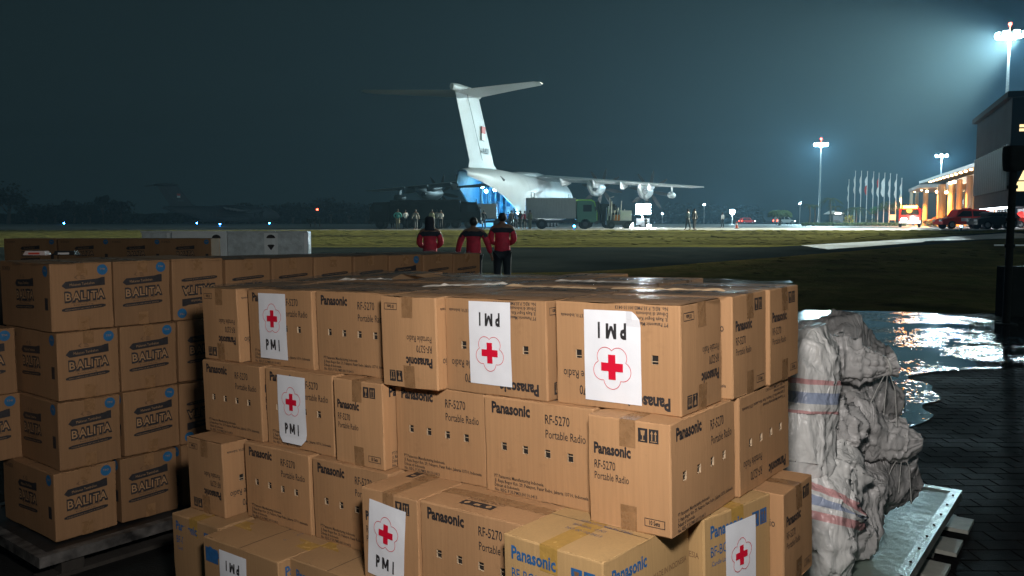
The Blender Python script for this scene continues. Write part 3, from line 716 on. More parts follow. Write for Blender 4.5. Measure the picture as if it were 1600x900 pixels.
# torn tape and flap on the lids
M_flap = mat('torn_flap', (.55, .38, .22), .7)
def on_lid(u, v, dz=0):
    p = O + E0 * u * CH + E1 * v * CH
    return Vector((p.x, p.y, 1.6 - .766 * CH + TA * p.x + TB * (p.y - 7 * CH) + .012 + dz))
a, b, c, d = on_lid(-5.4, 1.85), on_lid(-5.1, 1.8, .025), on_lid(-4.75, 1.9, .01), on_lid(-5.05, 2.05)
MB().poly([a, b, c, d, on_lid(-4.9, 1.85, .02), on_lid(-4.6, 1.8, .028), on_lid(-4.45, 2.0, .015)], [(0, 1, 3), (1, 2, 3), (2, 4, 5), (2, 5, 6)]).build('torn_cardboard_flap', M_flap, label='torn pale cardboard flap sticking up from the lids', cat='cardboard flap')
for i, (u0, u1, v0, v1) in enumerate(((-3.7, -2.9, .75, 1.35), (-5.9, -5.2, 1.35, 1.7), (-2.7, -1.5, 2.05, 2.0), (-1.35, -.1, 1.16, 1.18), (-2.75, -1.5, 1.14, 1.1))):
    n = 16; L = []
    for j in range(n + 1):
        t = j / n; u = u0 + (u1 - u0) * t; v = v0 + (v1 - v0) * t + .03 * noise.noise((t * 5, i, 0)); w = .014 + .02 * abs(noise.noise((t * 4, i, 7)))
        L.append((on_lid(u, v, .003 + .006 * abs(noise.noise((t * 9, i, 2)))), on_lid(u, v + w * 3, .012 * abs(noise.noise((t * 6, i, 4))) + .006)))
    ribbon(MB(), L).build('loose_tape', M_flap if i > 2 else mat('clear_tape', (.5, .46, .4), .15), label=['long strip of loose clear tape crossing the lids left of centre', 'short strip of clear tape near the torn flap', 'clear tape strip at the back of the lids', 'lifted pale flap edge behind the near corner carton', 'lifted pale flap edge behind the smaller inverted sticker'][i], cat='tape strip')
# rear row of cartons and white insulated boxes
G2 = 'cartons in the rear row at the left'
rear = [(-2, 80), (84, 165), (169, 242), (250, 317)]
M_filler = mat('dark_filler', (.05, .04, .035), .35, var=.3, vscale=3, bump=.01, bscale=6)
RY = 8.75
for i, (xa, xb) in enumerate(rear):
    ya = RY; X0, X1 = (xa - 800) / 1320 * ya, (xb - 800) / 1320 * ya; sc_ = (X1 - X0) / BD
    bal_carton((X0 + X1) / 2, ya + BW / 2 + .1, 1.6 - 27 / 1320 * ya - BH, -pi / 2, ['rear-row carton at the left photo edge, blue dot on its right', 'second rear-row carton from the left', 'third rear-row carton from the left', 'right-hand rear-row carton next to the white boxes'][i], G2, faces=(1,))
def load(x0, x1, y0, y1, h, label):  # unseen block added in place of the lower layers, to carry the row
    t = cargo_pallet('cargo_pallet', Matrix.Identity(4), x0 - .05, x1 + .05, y0 - .05, y1 + .05, .13, label + ' pallet', M_pal, M_rail)
    link('filler_block', MB().box(x0, x1, y0, y1, .135, h).mesh('filler_block', M_filler), None, label=label, cat='filler block')
load(-5.33, -3.17, RY - .04, RY + .52, 1.6 - 27 / 1320 * RY - BH - .002, 'dark filler block added under the rear carton row')
M_foam = mat('white_foam_board', (.82, .85, .86), .5, var=.06, vscale=6, bump=.003, bscale=14)
M_foam2 = mat('film_on_white_box', (.60, .65, .67), .3, var=.2, vscale=12, bump=.01, bscale=18)
FY = 10.6
def fx(p): return (p - 800) / 1320 * FY
ft_ = 1.6 - 15.5 / 1320 * FY
for i, (xa, xb, lg, mm) in enumerate(((222, 268, None, M_foam2), (269, 355, 339, M_foam), (356, 432, 424, M_foam2), (433, 482, None, M_foam2))):
    o = link('insulated_box', carton_body('insulated_box', fx(xb) - fx(xa) - .004, .16, .42, mm, i), None, loc=((fx(xa) + fx(xb)) / 2, FY + .08, ft_ - .42), label=['grey wrapped box at the left end of the white boxes', 'white insulated box with a black half-disc logo, beside the brown cartons', 'middle white insulated box under film with a logo at its right', 'right-hand film-covered white box in front of the grass'][i], cat='insulated box', group='white insulated boxes beyond the cartons')
    w_ = fx(xb) - fx(xa); MB().box(-w_ / 2 - .006, w_ / 2 + .006 - .014, -.092, .092, .405, .424).build('lid', mm, o)
    MB().box(w_ / 2 - .05, w_ / 2 - .012, -.0865, -.083, .0, .4).build('corner_strip', M_foam, o)
    if lg:
        cx = fx(lg) - (fx(xa) + fx(xb)) / 2
        MB().box(cx - .085, cx + .085, -.0862, -.0835, .1, .4).build('label_panel', M_foam, o)
        MB().prism([(cx + .055 * cos(pi * t / 12), .335 + .045 * sin(pi * t / 12)) for t in range(13)], -.089, -.087).build('logo_arch', M_ink, o)
        MB().prism([(cx - .045, .245), (cx, .185), (cx + .045, .245), (cx + .03, .255), (cx - .03, .255)], -.089, -.087).build('logo_drop', M_ink, o)
load(fx(225), fx(480), FY + .01, FY + .15, ft_ - .425, 'dark filler block added under the white insulated boxes')
# two small packets lying on the left stack
for i, (px, c1, c2, lb) in enumerate(((58, (.5, .42, .4), (.45, .05, .03), 'pale and red packet lying on the left stack film'), (104, (.02, .02, .02), (.5, .5, .5), 'black glossy packet lying on the left stack film'))):
    y = 4.55; x = (px - 800) / 1320 * y
    o = link('packet', MB().box(-.06, .06, -.03, .03, 0, .022, taper=(.85, .7)).mesh('packet', mat('packet_wrap', c1, .25, bump=.003, bscale=50)), None, loc=(x, y, 1.42), label=lb, cat='packet')
    MB().box(-.03, .03, -.0308, -.030, .004, .014).build('packet_print', mat('packet_ink', c2, .4), o)
# ------------------------------------------------------------------ block paving and puddle at the right
M_block = ground_mat('wet_paving_block', (.008, .0075, .007), (.014, .0125, .011), 6, 1.3, .75, .95, .006, 70, wet=1.1, spec=.04)
def wet_mat():
    m = bpy.data.materials.new('puddle_water'); m.use_nodes = True; t = m.node_tree; b = t.nodes['Principled BSDF']
    b.inputs['Base Color'].default_value = (.012, .014, .015, 1); b.inputs['Specular IOR Level'].default_value = .5; b.inputs['IOR'].default_value = 1.33
    tc = t.nodes.new('ShaderNodeTexCoord')
    n = t.nodes.new('ShaderNodeTexNoise'); n.inputs['Scale'].default_value = 1; n.inputs['Detail'].default_value = 9; n.inputs['Roughness'].default_value = .72; n.inputs['Distortion'].default_value = .6
    mp = t.nodes.new('ShaderNodeMapping'); mp.inputs['Scale'].default_value = (.75, 1.3, 1); mp.inputs['Location'].default_value = (5.3, 1.9, 0)
    t.links.new(tc.outputs['Object'], mp.inputs[0]); t.links.new(mp.outputs[0], n.inputs['Vector'])
    r = t.nodes.new('ShaderNodeMapRange'); r.inputs[1].default_value = .50; r.inputs[2].default_value = .53; r.inputs[3].default_value = 0; r.inputs[4].default_value = 1
    t.links.new(n.outputs[0], r.inputs[0])
    rr = t.nodes.new('ShaderNodeMapRange'); rr.inputs[3].default_value = .03; rr.inputs[4].default_value = .12; t.links.new(r.outputs[0], rr.inputs[0]); t.links.new(rr.outputs[0], b.inputs['Roughness'])
    vo = t.nodes.new('ShaderNodeTexVoronoi'); vo.inputs['Scale'].default_value = 42; t.links.new(tc.outputs['Object'], vo.inputs['Vector'])
    sb = t.nodes.new('ShaderNodeVectorMath'); sb.operation = 'SUBTRACT'; sb.inputs[1].default_value = (.5, .5, .5); t.links.new(vo.outputs['Color'], sb.inputs[0])
    ml = t.nodes.new('ShaderNodeVectorMath'); ml.operation = 'MULTIPLY'; ml.inputs[1].default_value = (.22, .30, 0); t.links.new(sb.outputs[0], ml.inputs[0])
    sc = t.nodes.new('ShaderNodeVectorMath'); sc.operation = 'SCALE'; t.links.new(ml.outputs[0], sc.inputs[0]); t.links.new(r.outputs[0], sc.inputs['Scale'])
    ad = t.nodes.new('ShaderNodeVectorMath'); ad.operation = 'ADD'; ad.inputs[1].default_value = (0, 0, 1); t.links.new(sc.outputs[0], ad.inputs[0])
    nm = t.nodes.new('ShaderNodeVectorMath'); nm.operation = 'NORMALIZE'; t.links.new(ad.outputs[0], nm.inputs[0]); t.links.new(nm.outputs[0], b.inputs['Normal'])
    return m
M_wet = wet_mat()
mb = MB(); rb = random.Random(3)
for j in range(96):
    for i in range(44):
        x = 1.9 + i * .21 + (j % 2) * .105; y = 3.0 + j * .125
        if x > .75 * y + 1.2 or x < .28 * y: continue
        z = .0065 + rb.uniform(-.0015, .0015); a, b_ = rb.uniform(-.0007, .0007), rb.uniform(-.0007, .0007); g = .0022; e = .003
        P = [(x + g, y + g, .001), (x + .21 - g, y + g, .001), (x + .21 - g, y + .125 - g, .001), (x + g, y + .125 - g, .001), (x + g + e, y + g + e, z + a), (x + .21 - g - e, y + g + e, z + b_), (x + .21 - g - e, y + .125 - g - e, z - a), (x + g + e, y + .125 - g - e, z - b_)]
        mb.poly(P, [(4, 5, 6, 7), (0, 1, 5, 4), (1, 2, 6, 5), (2, 3, 7, 6), (3, 0, 4, 7)])
mb.build('paving_block', M_block, kind='stuff')
def gpx(px, py, z=0):
    c, s = cos(math.atan(104 / 1320)), sin(math.atan(104 / 1320)); x = (px - 800) / 1320; y = -(py - 450) / 1320
    t = (z - 1.6) / (y * c - s); return (x * t, (c + y * s) * t)
out = [(1250, 489), (1330, 487), (1420, 488), (1500, 495), (1560, 503), (1640, 512), (1690, 530), (1680, 560), (1610, 573), (1540, 578), (1470, 582), (1420, 592), (1455, 604), (1462, 622), (1445, 640), (1452, 655), (1430, 672), (1396, 664), (1372, 640), (1345, 610), (1290, 600), (1240, 560)]
def smooth_loop(P, n=5, seed=0, amp=.08):
    o = []; k = len(P)
    for i in range(k):
        p0, p1, p2, p3 = [Vector(P[(i + d) % k]) for d in (-1, 0, 1, 2)]
        for j in range(n):
            t = j / n; q = .5 * ((2 * p1) + (p2 - p0) * t + (2 * p0 - 5 * p1 + 4 * p2 - p3) * t * t + (3 * p1 - p0 - 3 * p2 + p3) * t ** 3)
            o.append(q + Vector((noise.noise((q.x * 3, q.y * 3, seed)), noise.noise((q.x * 3, q.y * 3, seed + 5)))) * amp)
    return o
loop = smooth_loop([gpx(*p) for p in out])
MB().poly([(p.x, p.y, .0145) for p in loop], [tuple(range(len(loop)))]).build('puddle', M_wet, kind='structure')
# ------------------------------------------------------------------ aluminium-topped pallet with the white sacks
M_alu = mat('pale_pallet_sheet', (.24, .31, .26), .5, var=.18, vscale=5, bump=.003, bscale=22, metal=.1, rvar=.15)
M_alur = mat('pallet_edge_metal', (.30, .34, .31), .4, metal=.5, var=.3, vscale=12, bump=.002, bscale=60)
PY = radians(-36)
corner = Vector((2.43, 4.46)); ax = Vector((cos(PY), sin(PY))); ay = Vector((-sin(PY), cos(PY)))
org = corner - ay * 1.85
Mp = Matrix.Translation((org.x, org.y, 0)) @ Matrix.Rotation(PY, 4, 'Z')
sp = cargo_pallet('cargo_pallet', Mp, -1.35, 0, 0, 1.85, .15, 'pale metal-topped pallet under the white sacks at the right', M_alu, M_alur)
for o_ in sp.children:
    if 'board' in o_.name: o_.data.materials[0] = mat('bare_lower_board', (.40, .41, .36), .7, var=.3, vscale=6) if 'M_lb' not in globals() else M_lb; M_lb = o_.data.materials[0]
for i in range(5):     # lower boards reaching out past the deck
    MB().box(-.35, .075, .1 + i * .36, .3 + i * .36, .02, .04).build('bottom_board', M_lb, sp)
for i in range(10):
    MB().ball((-.025, .1 + i * .18, .156), .006, 6).build('rivet', M_rail, sp)
def sack_mat(name, base, stripes=True):
    m = mat(name, base, .38, var=.14, vscale=6, bump=.002, bscale=55, spec=.6); t = m.node_tree; b = t.nodes['Principled BSDF']
    nn = t.nodes.new('ShaderNodeTexNoise'); nn.inputs['Scale'].default_value = 7; nn.inputs['Detail'].default_value = 3; nn.inputs['Distortion'].default_value = .8; nn.inputs['Roughness'].default_value = .5
    tq = t.nodes.new('ShaderNodeTexCoord'); mq = t.nodes.new('ShaderNodeMapping'); mq.inputs['Scale'].default_value = (1.2, 1.2, .35); mq.inputs['Rotation'].default_value = (.25, .3, 0); t.links.new(tq.outputs['Object'], mq.inputs[0]); t.links.new(mq.outputs[0], nn.inputs['Vector'])
    s0 = t.nodes.new('ShaderNodeMath'); s0.operation = 'SUBTRACT'; s0.inputs[1].default_value = .5; t.links.new(nn.outputs[0], s0.inputs[0])
    ab = t.nodes.new('ShaderNodeMath'); ab.operation = 'ABSOLUTE'; t.links.new(s0.outputs[0], ab.inputs[0])
    b2 = t.nodes.new('ShaderNodeBump'); b2.inputs['Distance'].default_value = .06; b2.inputs['Strength'].default_value = .9; t.links.new(ab.outputs[0], b2.inputs['Height'])
    t.links.new(b.inputs['Normal'].links[0].from_socket, b2.inputs['Normal']); t.links.new(b2.outputs[0], b.inputs['Normal'])
    if stripes:
        src = b.inputs['Base Color'].links[0].from_socket
        uv = t.nodes.new('ShaderNodeUVMap'); sx = t.nodes.new('ShaderNodeSeparateXYZ'); t.links.new(uv.outputs[0], sx.inputs[0])
        rp = t.nodes.new('ShaderNodeValToRGB'); rp.color_ramp.interpolation = 'CONSTANT'; t.links.new(sx.outputs[1], rp.inputs[0])
        e = rp.color_ramp.elements; e[0].position = 0; e[0].color = (1, 1, 1, 1); e[1].position = .40; e[1].color = (.85, .10, .12, 1)
        for p, c in ((.435, (1, 1, 1)), (.47, (.07, .22, .62)), (.515, (1, 1, 1)), (.55, (.85, .10, .12)), (.585, (1, 1, 1))):
            q = e.new(p); q.color = (*c, 1)
        mx = t.nodes.new('ShaderNodeMix'); mx.data_type = 'RGBA'; mx.blend_type = 'MULTIPLY'; mx.inputs[0].default_value = .55
        t.links.new(src, mx.inputs[6]); t.links.new(rp.outputs[0], mx.inputs[7]); t.links.new(mx.outputs[2], b.inputs['Base Color'])
    return m
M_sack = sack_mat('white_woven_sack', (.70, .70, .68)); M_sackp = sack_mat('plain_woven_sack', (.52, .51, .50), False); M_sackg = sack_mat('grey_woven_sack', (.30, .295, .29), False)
M_string = mat('white_string', (.55, .55, .52), .6)
GS = 'white woven sacks heaped on the pale pallet'
def interp(L, t):
    x = t * (len(L) - 1); i = min(int(x), len(L) - 2); f = x - i; f = f * f * (3 - 2 * f)
    return L[i] * (1 - f) + L[i + 1] * f
def sack(path, rad, m, label, seed, fold=.10, crumple=.03, flat=.8, nr=80, ns=84, neck=None):
    path = [Vector(p) for p in path]; rings = []; up = None; C = []
    for i in range(nr):
        t = i / (nr - 1); C.append((interp(path, t), interp(rad, t), t))
    for i, (c, r, t) in enumerate(C):
        d = (C[min(i + 1, nr - 1)][0] - C[max(i - 1, 0)][0]).normalized()
        if up is None: up = Vector((0, 1, 0)) if abs(d.y) < .8 else Vector((1, 0, 0))
        a = d.cross(up).normalized(); b = a.cross(d).normalized(); up = b; ring = []
        tight = max(0, 1 - r / (max(rad) * .75))
        for j in range(ns):
            th = 2 * pi * j / ns
            k = 1 + fold * (.35 + 1.3 * tight) * (.6 * sin(7 * th + seed + 1.5 * sin(t * 5)) + .5 * sin(13 * th + 2 * seed) + .3 * sin(23 * th + seed * 3))
            p = c + (a * cos(th) + b * sin(th) * flat) * r * k
            q = p * 4.5; n1 = noise.noise((q.x + seed * 7, q.y, q.z)); q = p * 11; n2 = abs(noise.noise((q.x, q.y + seed * 3, q.z))) ; q = p * 27; n3 = abs(noise.noise((q.x, q.y, q.z + seed)))
            nr_ = (p - c).normalized(); q = Vector((p.x * 8 + seed, p.y * 8, p.z * 3.5)); rg_ = max(0, 1 - 4.5 * abs(noise.noise(q))) ** 1.5; q = Vector((p.x * 19, p.y * 19 + seed, p.z * 10)); rh_ = max(0, 1 - 4.5 * abs(noise.noise(q))) ** 1.5; p = p + nr_ * crumple * (1.3 * n1 + .7 * (n2 - .2) + .4 * (n3 - .2) + .8 * rg_ + .4 * rh_) * min(1, r / .06)
            if p.z < .158: p.z = .158 + (p.z - .158) * .05
            ring.append(p)
        rings.append(ring)
    mb = MB().loft(rings, 0, True, True); me = mb.mesh('woven_sack', m)
    uv = me.uv_layers.new(name='uv'); V = [(j / ns, i / (nr - 1)) for i in range(nr) for j in range(ns)]; V += [V[j] for j in range(ns)] + [V[-ns + j] for j in range(ns)]
    for l in me.loops: uv.data[l.index].uv = V[l.vertex_index]
    o = link('woven_sack', me, None, label=label, cat='sack', group=GS)
    if neck:
        c, r, t = C[int(neck * (nr - 1))]; d = (C[min(int(neck * (nr - 1)) + 1, nr - 1)][0] - c).normalized(); a = d.orthogonal().normalized(); b = d.cross(a)
        MB().tube([c + (a * cos(x * pi / 6) + b * sin(x * pi / 6)) * (r * 1.15) for x in range(13)], .006, 6).build('tie_string', M_string, o)
        for k in range(3):
            e = c + Vector((.01 * k - .01, -.01, -r)); MB().tube([c + Vector((0, -r, 0)), e, e + Vector((.03 * (k - 1), .01, -.07)), e + Vector((.05 * (k - 1) - .01, 0, -.13 - .05 * k))], .0022, 5).build('tie_string', M_string, o)
    return o
sack([(1.16, 3.40, .42), (1.19, 3.43, .62), (1.20, 3.45, .82), (1.21, 3.46, .96), (1.27, 3.5, 1.07), (1.36, 3.55, 1.06)], [.03, .13, .135, .13, .10, .04], M_sack, 'bright upright sack with red and blue stripes beside the radio cartons', 1, neck=None, flat=.8, crumple=.022, fold=.06)
sack([(1.08, 3.75, .90), (1.25, 3.68, .98), (1.42, 3.66, 1.00), (1.54, 3.66, .97), (1.64, 3.66, .97), (1.68, 3.66, .98)], [.05, .13, .11, .075, .035, .05], M_sackp, 'topmost sack with its tied neck and strings pointing right', 2, neck=.82, fold=.12)
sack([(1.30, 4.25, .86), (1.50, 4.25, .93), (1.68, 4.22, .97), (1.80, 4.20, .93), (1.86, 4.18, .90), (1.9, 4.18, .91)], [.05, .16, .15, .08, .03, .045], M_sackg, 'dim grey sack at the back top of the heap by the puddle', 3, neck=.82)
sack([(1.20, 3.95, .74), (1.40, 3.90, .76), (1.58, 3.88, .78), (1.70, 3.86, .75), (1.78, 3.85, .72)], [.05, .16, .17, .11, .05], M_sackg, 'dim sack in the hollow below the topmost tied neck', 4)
sack([(1.45, 3.62, .62), (1.40, 3.58, .70), (1.33, 3.52, .78), (1.29, 3.48, .82), (1.26, 3.46, .86)], [.05, .12, .10, .04, .07], M_sackp, 'pale crumpled sack mouth right of the bright striped sack', 5, crumple=.045, fold=.16)
sack([(1.20, 3.82, .60), (1.40, 3.80, .64), (1.57, 3.78, .66), (1.68, 3.76, .63), (1.76, 3.75, .61), (1.84, 3.74, .62)], [.05, .16, .15, .07, .055, .03], M_sackp, 'sack with a stubby neck sticking out to the right at mid height', 6, neck=.8, crumple=.035)
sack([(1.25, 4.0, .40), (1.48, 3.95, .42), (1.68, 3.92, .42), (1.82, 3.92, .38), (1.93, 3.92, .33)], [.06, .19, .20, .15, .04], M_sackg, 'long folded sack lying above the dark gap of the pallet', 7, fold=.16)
sack([(1.14, 3.38, .17), (1.22, 3.40, .25), (1.26, 3.45, .42), (1.33, 3.52, .58), (1.38, 3.56, .70)], [.08, .19, .21, .16, .04], M_sack, 'large bottom sack with faded stripes nearest the camera', 8, fold=.12, crumple=.035)
sack([(1.35, 3.55, .20), (1.47, 3.62, .28), (1.52, 3.68, .42), (1.5, 3.7, .55)], [.08, .16, .14, .05], M_sackp, 'sagging bottom sack beside the faded striped one', 9, fold=.14)
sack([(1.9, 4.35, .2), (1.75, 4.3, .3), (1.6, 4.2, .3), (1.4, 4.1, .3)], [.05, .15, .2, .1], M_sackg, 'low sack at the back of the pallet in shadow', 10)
# ------------------------------------------------------------------ people
M_navy = mat('navy_cloth', (.012, .014, .025), .8, var=.3, vscale=20, bump=.004, bscale=25)
M_redj = mat('red_jacket', (.56, .015, .045), .7, var=.2, vscale=10, bump=.006, bscale=14)
M_trou = mat('dark_trousers', (.010, .012, .018), .8, bump=.005, bscale=15)
M_skin = mat('skin', (.22, .11, .07), .55)
M_hair = mat('black_hair', (.008, .007, .007), .6, bump=.004, bscale=60)
def skin_mesh(name, verts, edges, mats, sub=1, root=0, pick=None):
    """verts: (x,y,z,rx,ry)"""
    me = bpy.data.meshes.new(name); me.from_pydata([v[:3] for v in verts], edges, []); o = bpy.data.objects.new(name, me); COL.objects.link(o)
    m = o.modifiers.new('s', 'SKIN'); m.use_smooth_shade = True; m.branch_smoothing = .3
    for i, v in enumerate(verts):
        k = me.skin_vertices[0].data[i]; k.radius = (v[3], v[4] if len(v) > 4 else v[3]); k.use_root = i == root
    s = o.modifiers.new('u', 'SUBSURF'); s.levels = sub; s.render_levels = sub
    dg = bpy.context.evaluated_depsgraph_get(); r = bpy.data.meshes.new_from_object(o.evaluated_get(dg)); r.name = name
    bpy.data.objects.remove(o)
    r.materials.clear()
    for mt in mats: r.materials.append(mt)
    if pick:
        for p in r.polygons: p.material_index = pick(p.center)
    return r
def figure(h=1.7, arms='down', stride=.0, lean=0, wide=1.0, fingers=True):
    """skeletons of a standing body seen from any side, facing +y; returns dict of mesh specs"""
    k = h / 1.7; V = []; E = []
    def add(x, y, z, r, r2=None, p=None):
        V.append((x * k, y * k, z * k, r * k, (r2 or r) * k)); 
        if p is not None: E.append((p, len(V) - 1))
        return len(V) - 1
    pel = add(0, 0, .93, .125 * wide, .095); wa = add(0, lean * .3, 1.08, .115 * wide, .09, pel); ch = add(0, lean, 1.28, .135 * wide, .105, wa)
    sh = add(0, lean, 1.40, .10, .085, ch); nk = add(0, lean + .01, 1.48, .05, .05, sh); hd = add(0, lean + .02, 1.56, .072, .085, nk); tp = add(0, lean + .015, 1.65, .07, .08, hd)
    arm = []
    for s in (-1, 1):
        a = add(s * .17 * wide, lean, 1.39, .058, None, sh)
        if arms == 'down': el, wr, hn = (s * .25, lean - .03, 1.12), (s * .29, lean + .03, .88), (s * .295, lean + .05, .81)
        elif arms == 'front': el, wr, hn = (s * .24, lean + .0, 1.12), (s * .12, lean + .18, 1.06), (s * .05, lean + .22, 1.08)
        elif arms == 'hips': el, wr, hn = (s * .33, lean - .05, 1.14), (s * .2, lean + .02, .98), (s * .15, lean + .06, .96)
        elif arms == 'out': el, wr, hn = (s * .30, lean, 1.14), (s * .36, lean + .05, .92), (s * .38, lean + .07, .85)
        e = add(*el, .042, None, a); w = add(*wr, .028, None, e); hh = add(*hn, .032, .018, w); arm.append((a, e, w, hh))
        if fingers:
            W_, H_ = Vector(wr), Vector(hn); d = (H_ - W_).normalized(); sd = d.orthogonal().normalized()
            for f in range(4):
                q = H_ + sd * (.012 * (f - 1.5)) * 1.3 + d * .02; b0 = add(*q, .009, None, hh); q2 = q + d * (.035 + .008 * (f in (1, 2))) + Vector((-s * .006, .006, 0)); b1 = add(*q2, .0085, None, b0); q3 = q2 + d * .022 + Vector((-s * .012, .008, 0)); add(*q3, .007, None, b1)
            q = W_ + d * .03 + sd * .028; b0 = add(*q, .010, None, w); add(*(q + d * .035 + sd * .012), .009, None, b0)
    for s, st in ((-1, stride), (1, -stride)):
        hp = add(s * .09, 0, .86, .085 * wide, .09, pel); kn = add(s * .10, st * .5 + .01, .48, .058, None, hp); an = add(s * .10, st * 1.0 - .01, .09, .038, None, kn); add(s * .11, st + .06, .035, .038, .028, an); add(s * .115, st + .15, .03, .035, .02, len(V) - 1)
    return k, V, E, arm
def person(x, y, rz, label, h=1.7, arms='down', stride=0, lean=0, wide=1., jacket=None, yoke=None, trousers=None, hair=M_hair, group=None, detail=True, z=None, cap=None, scarf=False):
    k, V, E, arm = figure(h, arms, stride, lean, wide, detail)
    jk = jacket or M_redj; tr = trousers or M_trou
    body = skin_mesh('person', V, E, [M_skin], 1)
    o = link('person', body, None, loc=(x, y, gz(y) if z is None else z), label=label, cat='person', group=group); o.rotation_euler.z = rz
    # clothing shells
    def shell(name, idx, grow, mats, pick=None, endfix=None):
        mp = {i: n for n, i in enumerate(idx)}
        vv = [(V[i][0], V[i][1], V[i][2], V[i][3] + grow * k, V[i][4] + grow * k) for i in idx]
        if endfix: endfix(vv, mp)
        return link(name, skin_mesh(name, vv, [(mp[a], mp[b]) for a, b in E if a in mp and b in mp], mats, 1, 0, pick), o)
    aj = [0, 1, 2, 3] + [i for a in arm for i in a[:3]]
    def hem(vv, mp): vv[0] = (vv[0][0], vv[0][1], vv[0][2] - .13 * k, vv[0][3] * 1.15, vv[0][4] * 1.12)
    shell('jacket', aj, .028, [jk, yoke or jk], (lambda c: 1 if c.z > 1.29 * k and abs(c.x) < .5 else 0), hem)
    legs = [i for i in range(len(V)) if V[i][2] < .9 * k and V[i][2] > .07 * k and abs(V[i][0]) < .125 * k and i not in aj and i > arm[-1][3]]
    shell('trousers', [0] + legs, .022, [tr])
    hd = Vector(V[5][:3]); 
    hb = MB().ball((hd.x, hd.y - .012 * k, hd.z + .035 * k), .098 * k, 14, sq=(.88, 1.0, 1.02)); hb.v = [(a, b, c + .004 * noise.noise((a * 30, b * 30, c * 30))) for a, b, c in hb.v]
    hb.build('cap' if cap else 'hair', cap or hair, o)
    if scarf: MB().loft([[(hd.x + w_ * k * cos(t * pi / 7), hd.y - .01 * k + d_ * k * sin(t * pi / 7), hd.z + z_ * k) for t in range(14)] for z_, w_, d_ in ((.148, .045, .05), (.135, .085, .09), (.09, .105, .112), (.02, .112, .118), (-.06, .105, .11), (-.11, .115, .11), (-.15, .15, .12))]).build('headscarf', M_navy, o)
    if detail:
        fc = MB().ball((hd.x, hd.y + .085 * k, hd.z - .005 * k), .014 * k, 6, sq=(.8, 1, 1.4)); fc.build('nose', M_skin, o)
        for s in (-1, 1):
            MB().ball((hd.x + s * .078 * k, hd.y + .01 * k, hd.z), .02 * k, 8, sq=(.45, .8, 1.3)).build('ear', M_skin, o)
            MB().ball((hd.x + s * .03 * k, hd.y + .075 * k, hd.z + .025 * k), .011 * k, 6).build('eye', M_hair, o)
        MB().box(hd.x - .022 * k, hd.x + .022 * k, hd.y + .068 * k, hd.y + .082 * k, hd.z - .045 * k, hd.z - .037 * k).build('mouth', mat('lips', (.2, .07, .06), .5), o)
    return o
GP = 'people in red jackets watching the aircraft'
PYd = 18.0
def pxx(p, y): return (p - 800) / 1320 * y
person(pxx(672, PYd), PYd, .1, 'left person in a red jacket with arms folded in front', 1.70, 'front', wide=1.12, yoke=M_navy, group=GP, z=0, scarf=True)
person(pxx(740, PYd - .2), PYd - .2, -.15, 'middle person in a red jacket with arms held a little out', 1.70, 'out', stride=.05, wide=1.2, yoke=M_navy, group=GP, z=0)
person(pxx(785, PYd), PYd, 0, 'right and tallest person in a red jacket, in the glow of the cargo bay', 1.80, 'front', wide=1.18, yoke=M_navy, group=GP, z=0)
# ------------------------------------------------------------------ the cargo aircraft
M_air = mat('pale_grey_aircraft_paint', (.46, .50, .50), .45, var=.05, vscale=.6, bump=.002, bscale=3)
M_aird = mat('aircraft_panel_line', (.10, .13, .14), .6)
M_bay = mat('cargo_bay_lining', (.05, .075, .09), .6, var=.35, vscale=1.2, bump=.03, bscale=4)
M_tyre = mat('black_rubber', (.012, .012, .012), .8)
M_dark = mat('dark_metal', (.025, .03, .032), .5, var=.3, vscale=2)
M_white = mat('white_paint', (.7, .72, .72), .5)
M_redp = mat('red_paint', (.55, .05, .03), .5)
M_glass0 = mat('cabin_window', (.02, .03, .03), .2)
M_bayl = emat('bay_lamp_glass', (.30, .75, 1), 110)
GA = .92
AC = empty('cargo_aircraft', (2, 104.5, GA), pi / 2 - radians(17), label='large grey T-tailed cargo aircraft with its blue-lit rear bay open', cat='cargo aircraft')
def fus_ring(x, w, zb, zt, n=24, s=1.0, pw=.8):
    cz = (zb + zt) / 2; o = []
    for j in range(n):
        t = 2 * pi * j / n; c, q = cos(t), sin(t)
        o.append((x, w * s * math.copysign(abs(c) ** pw, c), cz + (zt - zb) / 2 * s * math.copysign(abs(q) ** pw, q)))
    return o
ST = [(18.6, .15, 2.3, 2.7), (18.0, .9, 1.7, 3.5), (16.5, 1.7, 1.1, 4.6), (14.5, 2.35, .8, 5.6), (12, 2.7, .65, 6.1), (6, 2.82, .6, 6.2), (0, 2.82, .6, 6.2), (-6, 2.82, .6, 6.2), (-10.5, 2.80, .65, 6.2)]
mb = MB().loft([fus_ring(*s) for s in ST], 0, True, False); mb.poly(fus_ring(*ST[0]), [tuple(range(24))])
mb.build('fuselage', M_air, AC)
def arch(x, w, zb, zt, zl, s=1.0, n=20):
    cz, hz_ = (zb + zt) / 2, (zt - zb) / 2; k = max(-.98, (zl - cz) / hz_); tl = math.asin(math.copysign(abs(k) ** (1 / .8), k)); o = []
    for j in range(n + 1):
        t = tl + (pi - 2 * tl) * j / n; c, q = cos(t), sin(t)
        o.append((x, w * s * math.copysign(abs(c) ** .8, c), cz + hz_ * s * math.copysign(abs(q) ** .8, q)))
    return o
RT = [(-10.45, 2.80, .65, 6.2, .9), (-13, 2.7, .7, 6.22, 1.9), (-16, 2.4, 1.4, 6.2, 2.95), (-19, 1.95, 2.6, 6.1, 3.9), (-21.5, 1.35, 3.7, 5.95, 4.6), (-23.3, .55, 4.9, 5.7, 5.1)]
mb = MB().loft([arch(*r) for r in RT], 0, True, False, close=False)
mb.loft([arch(*r, .94) for r in RT], 1, True, False, close=False)
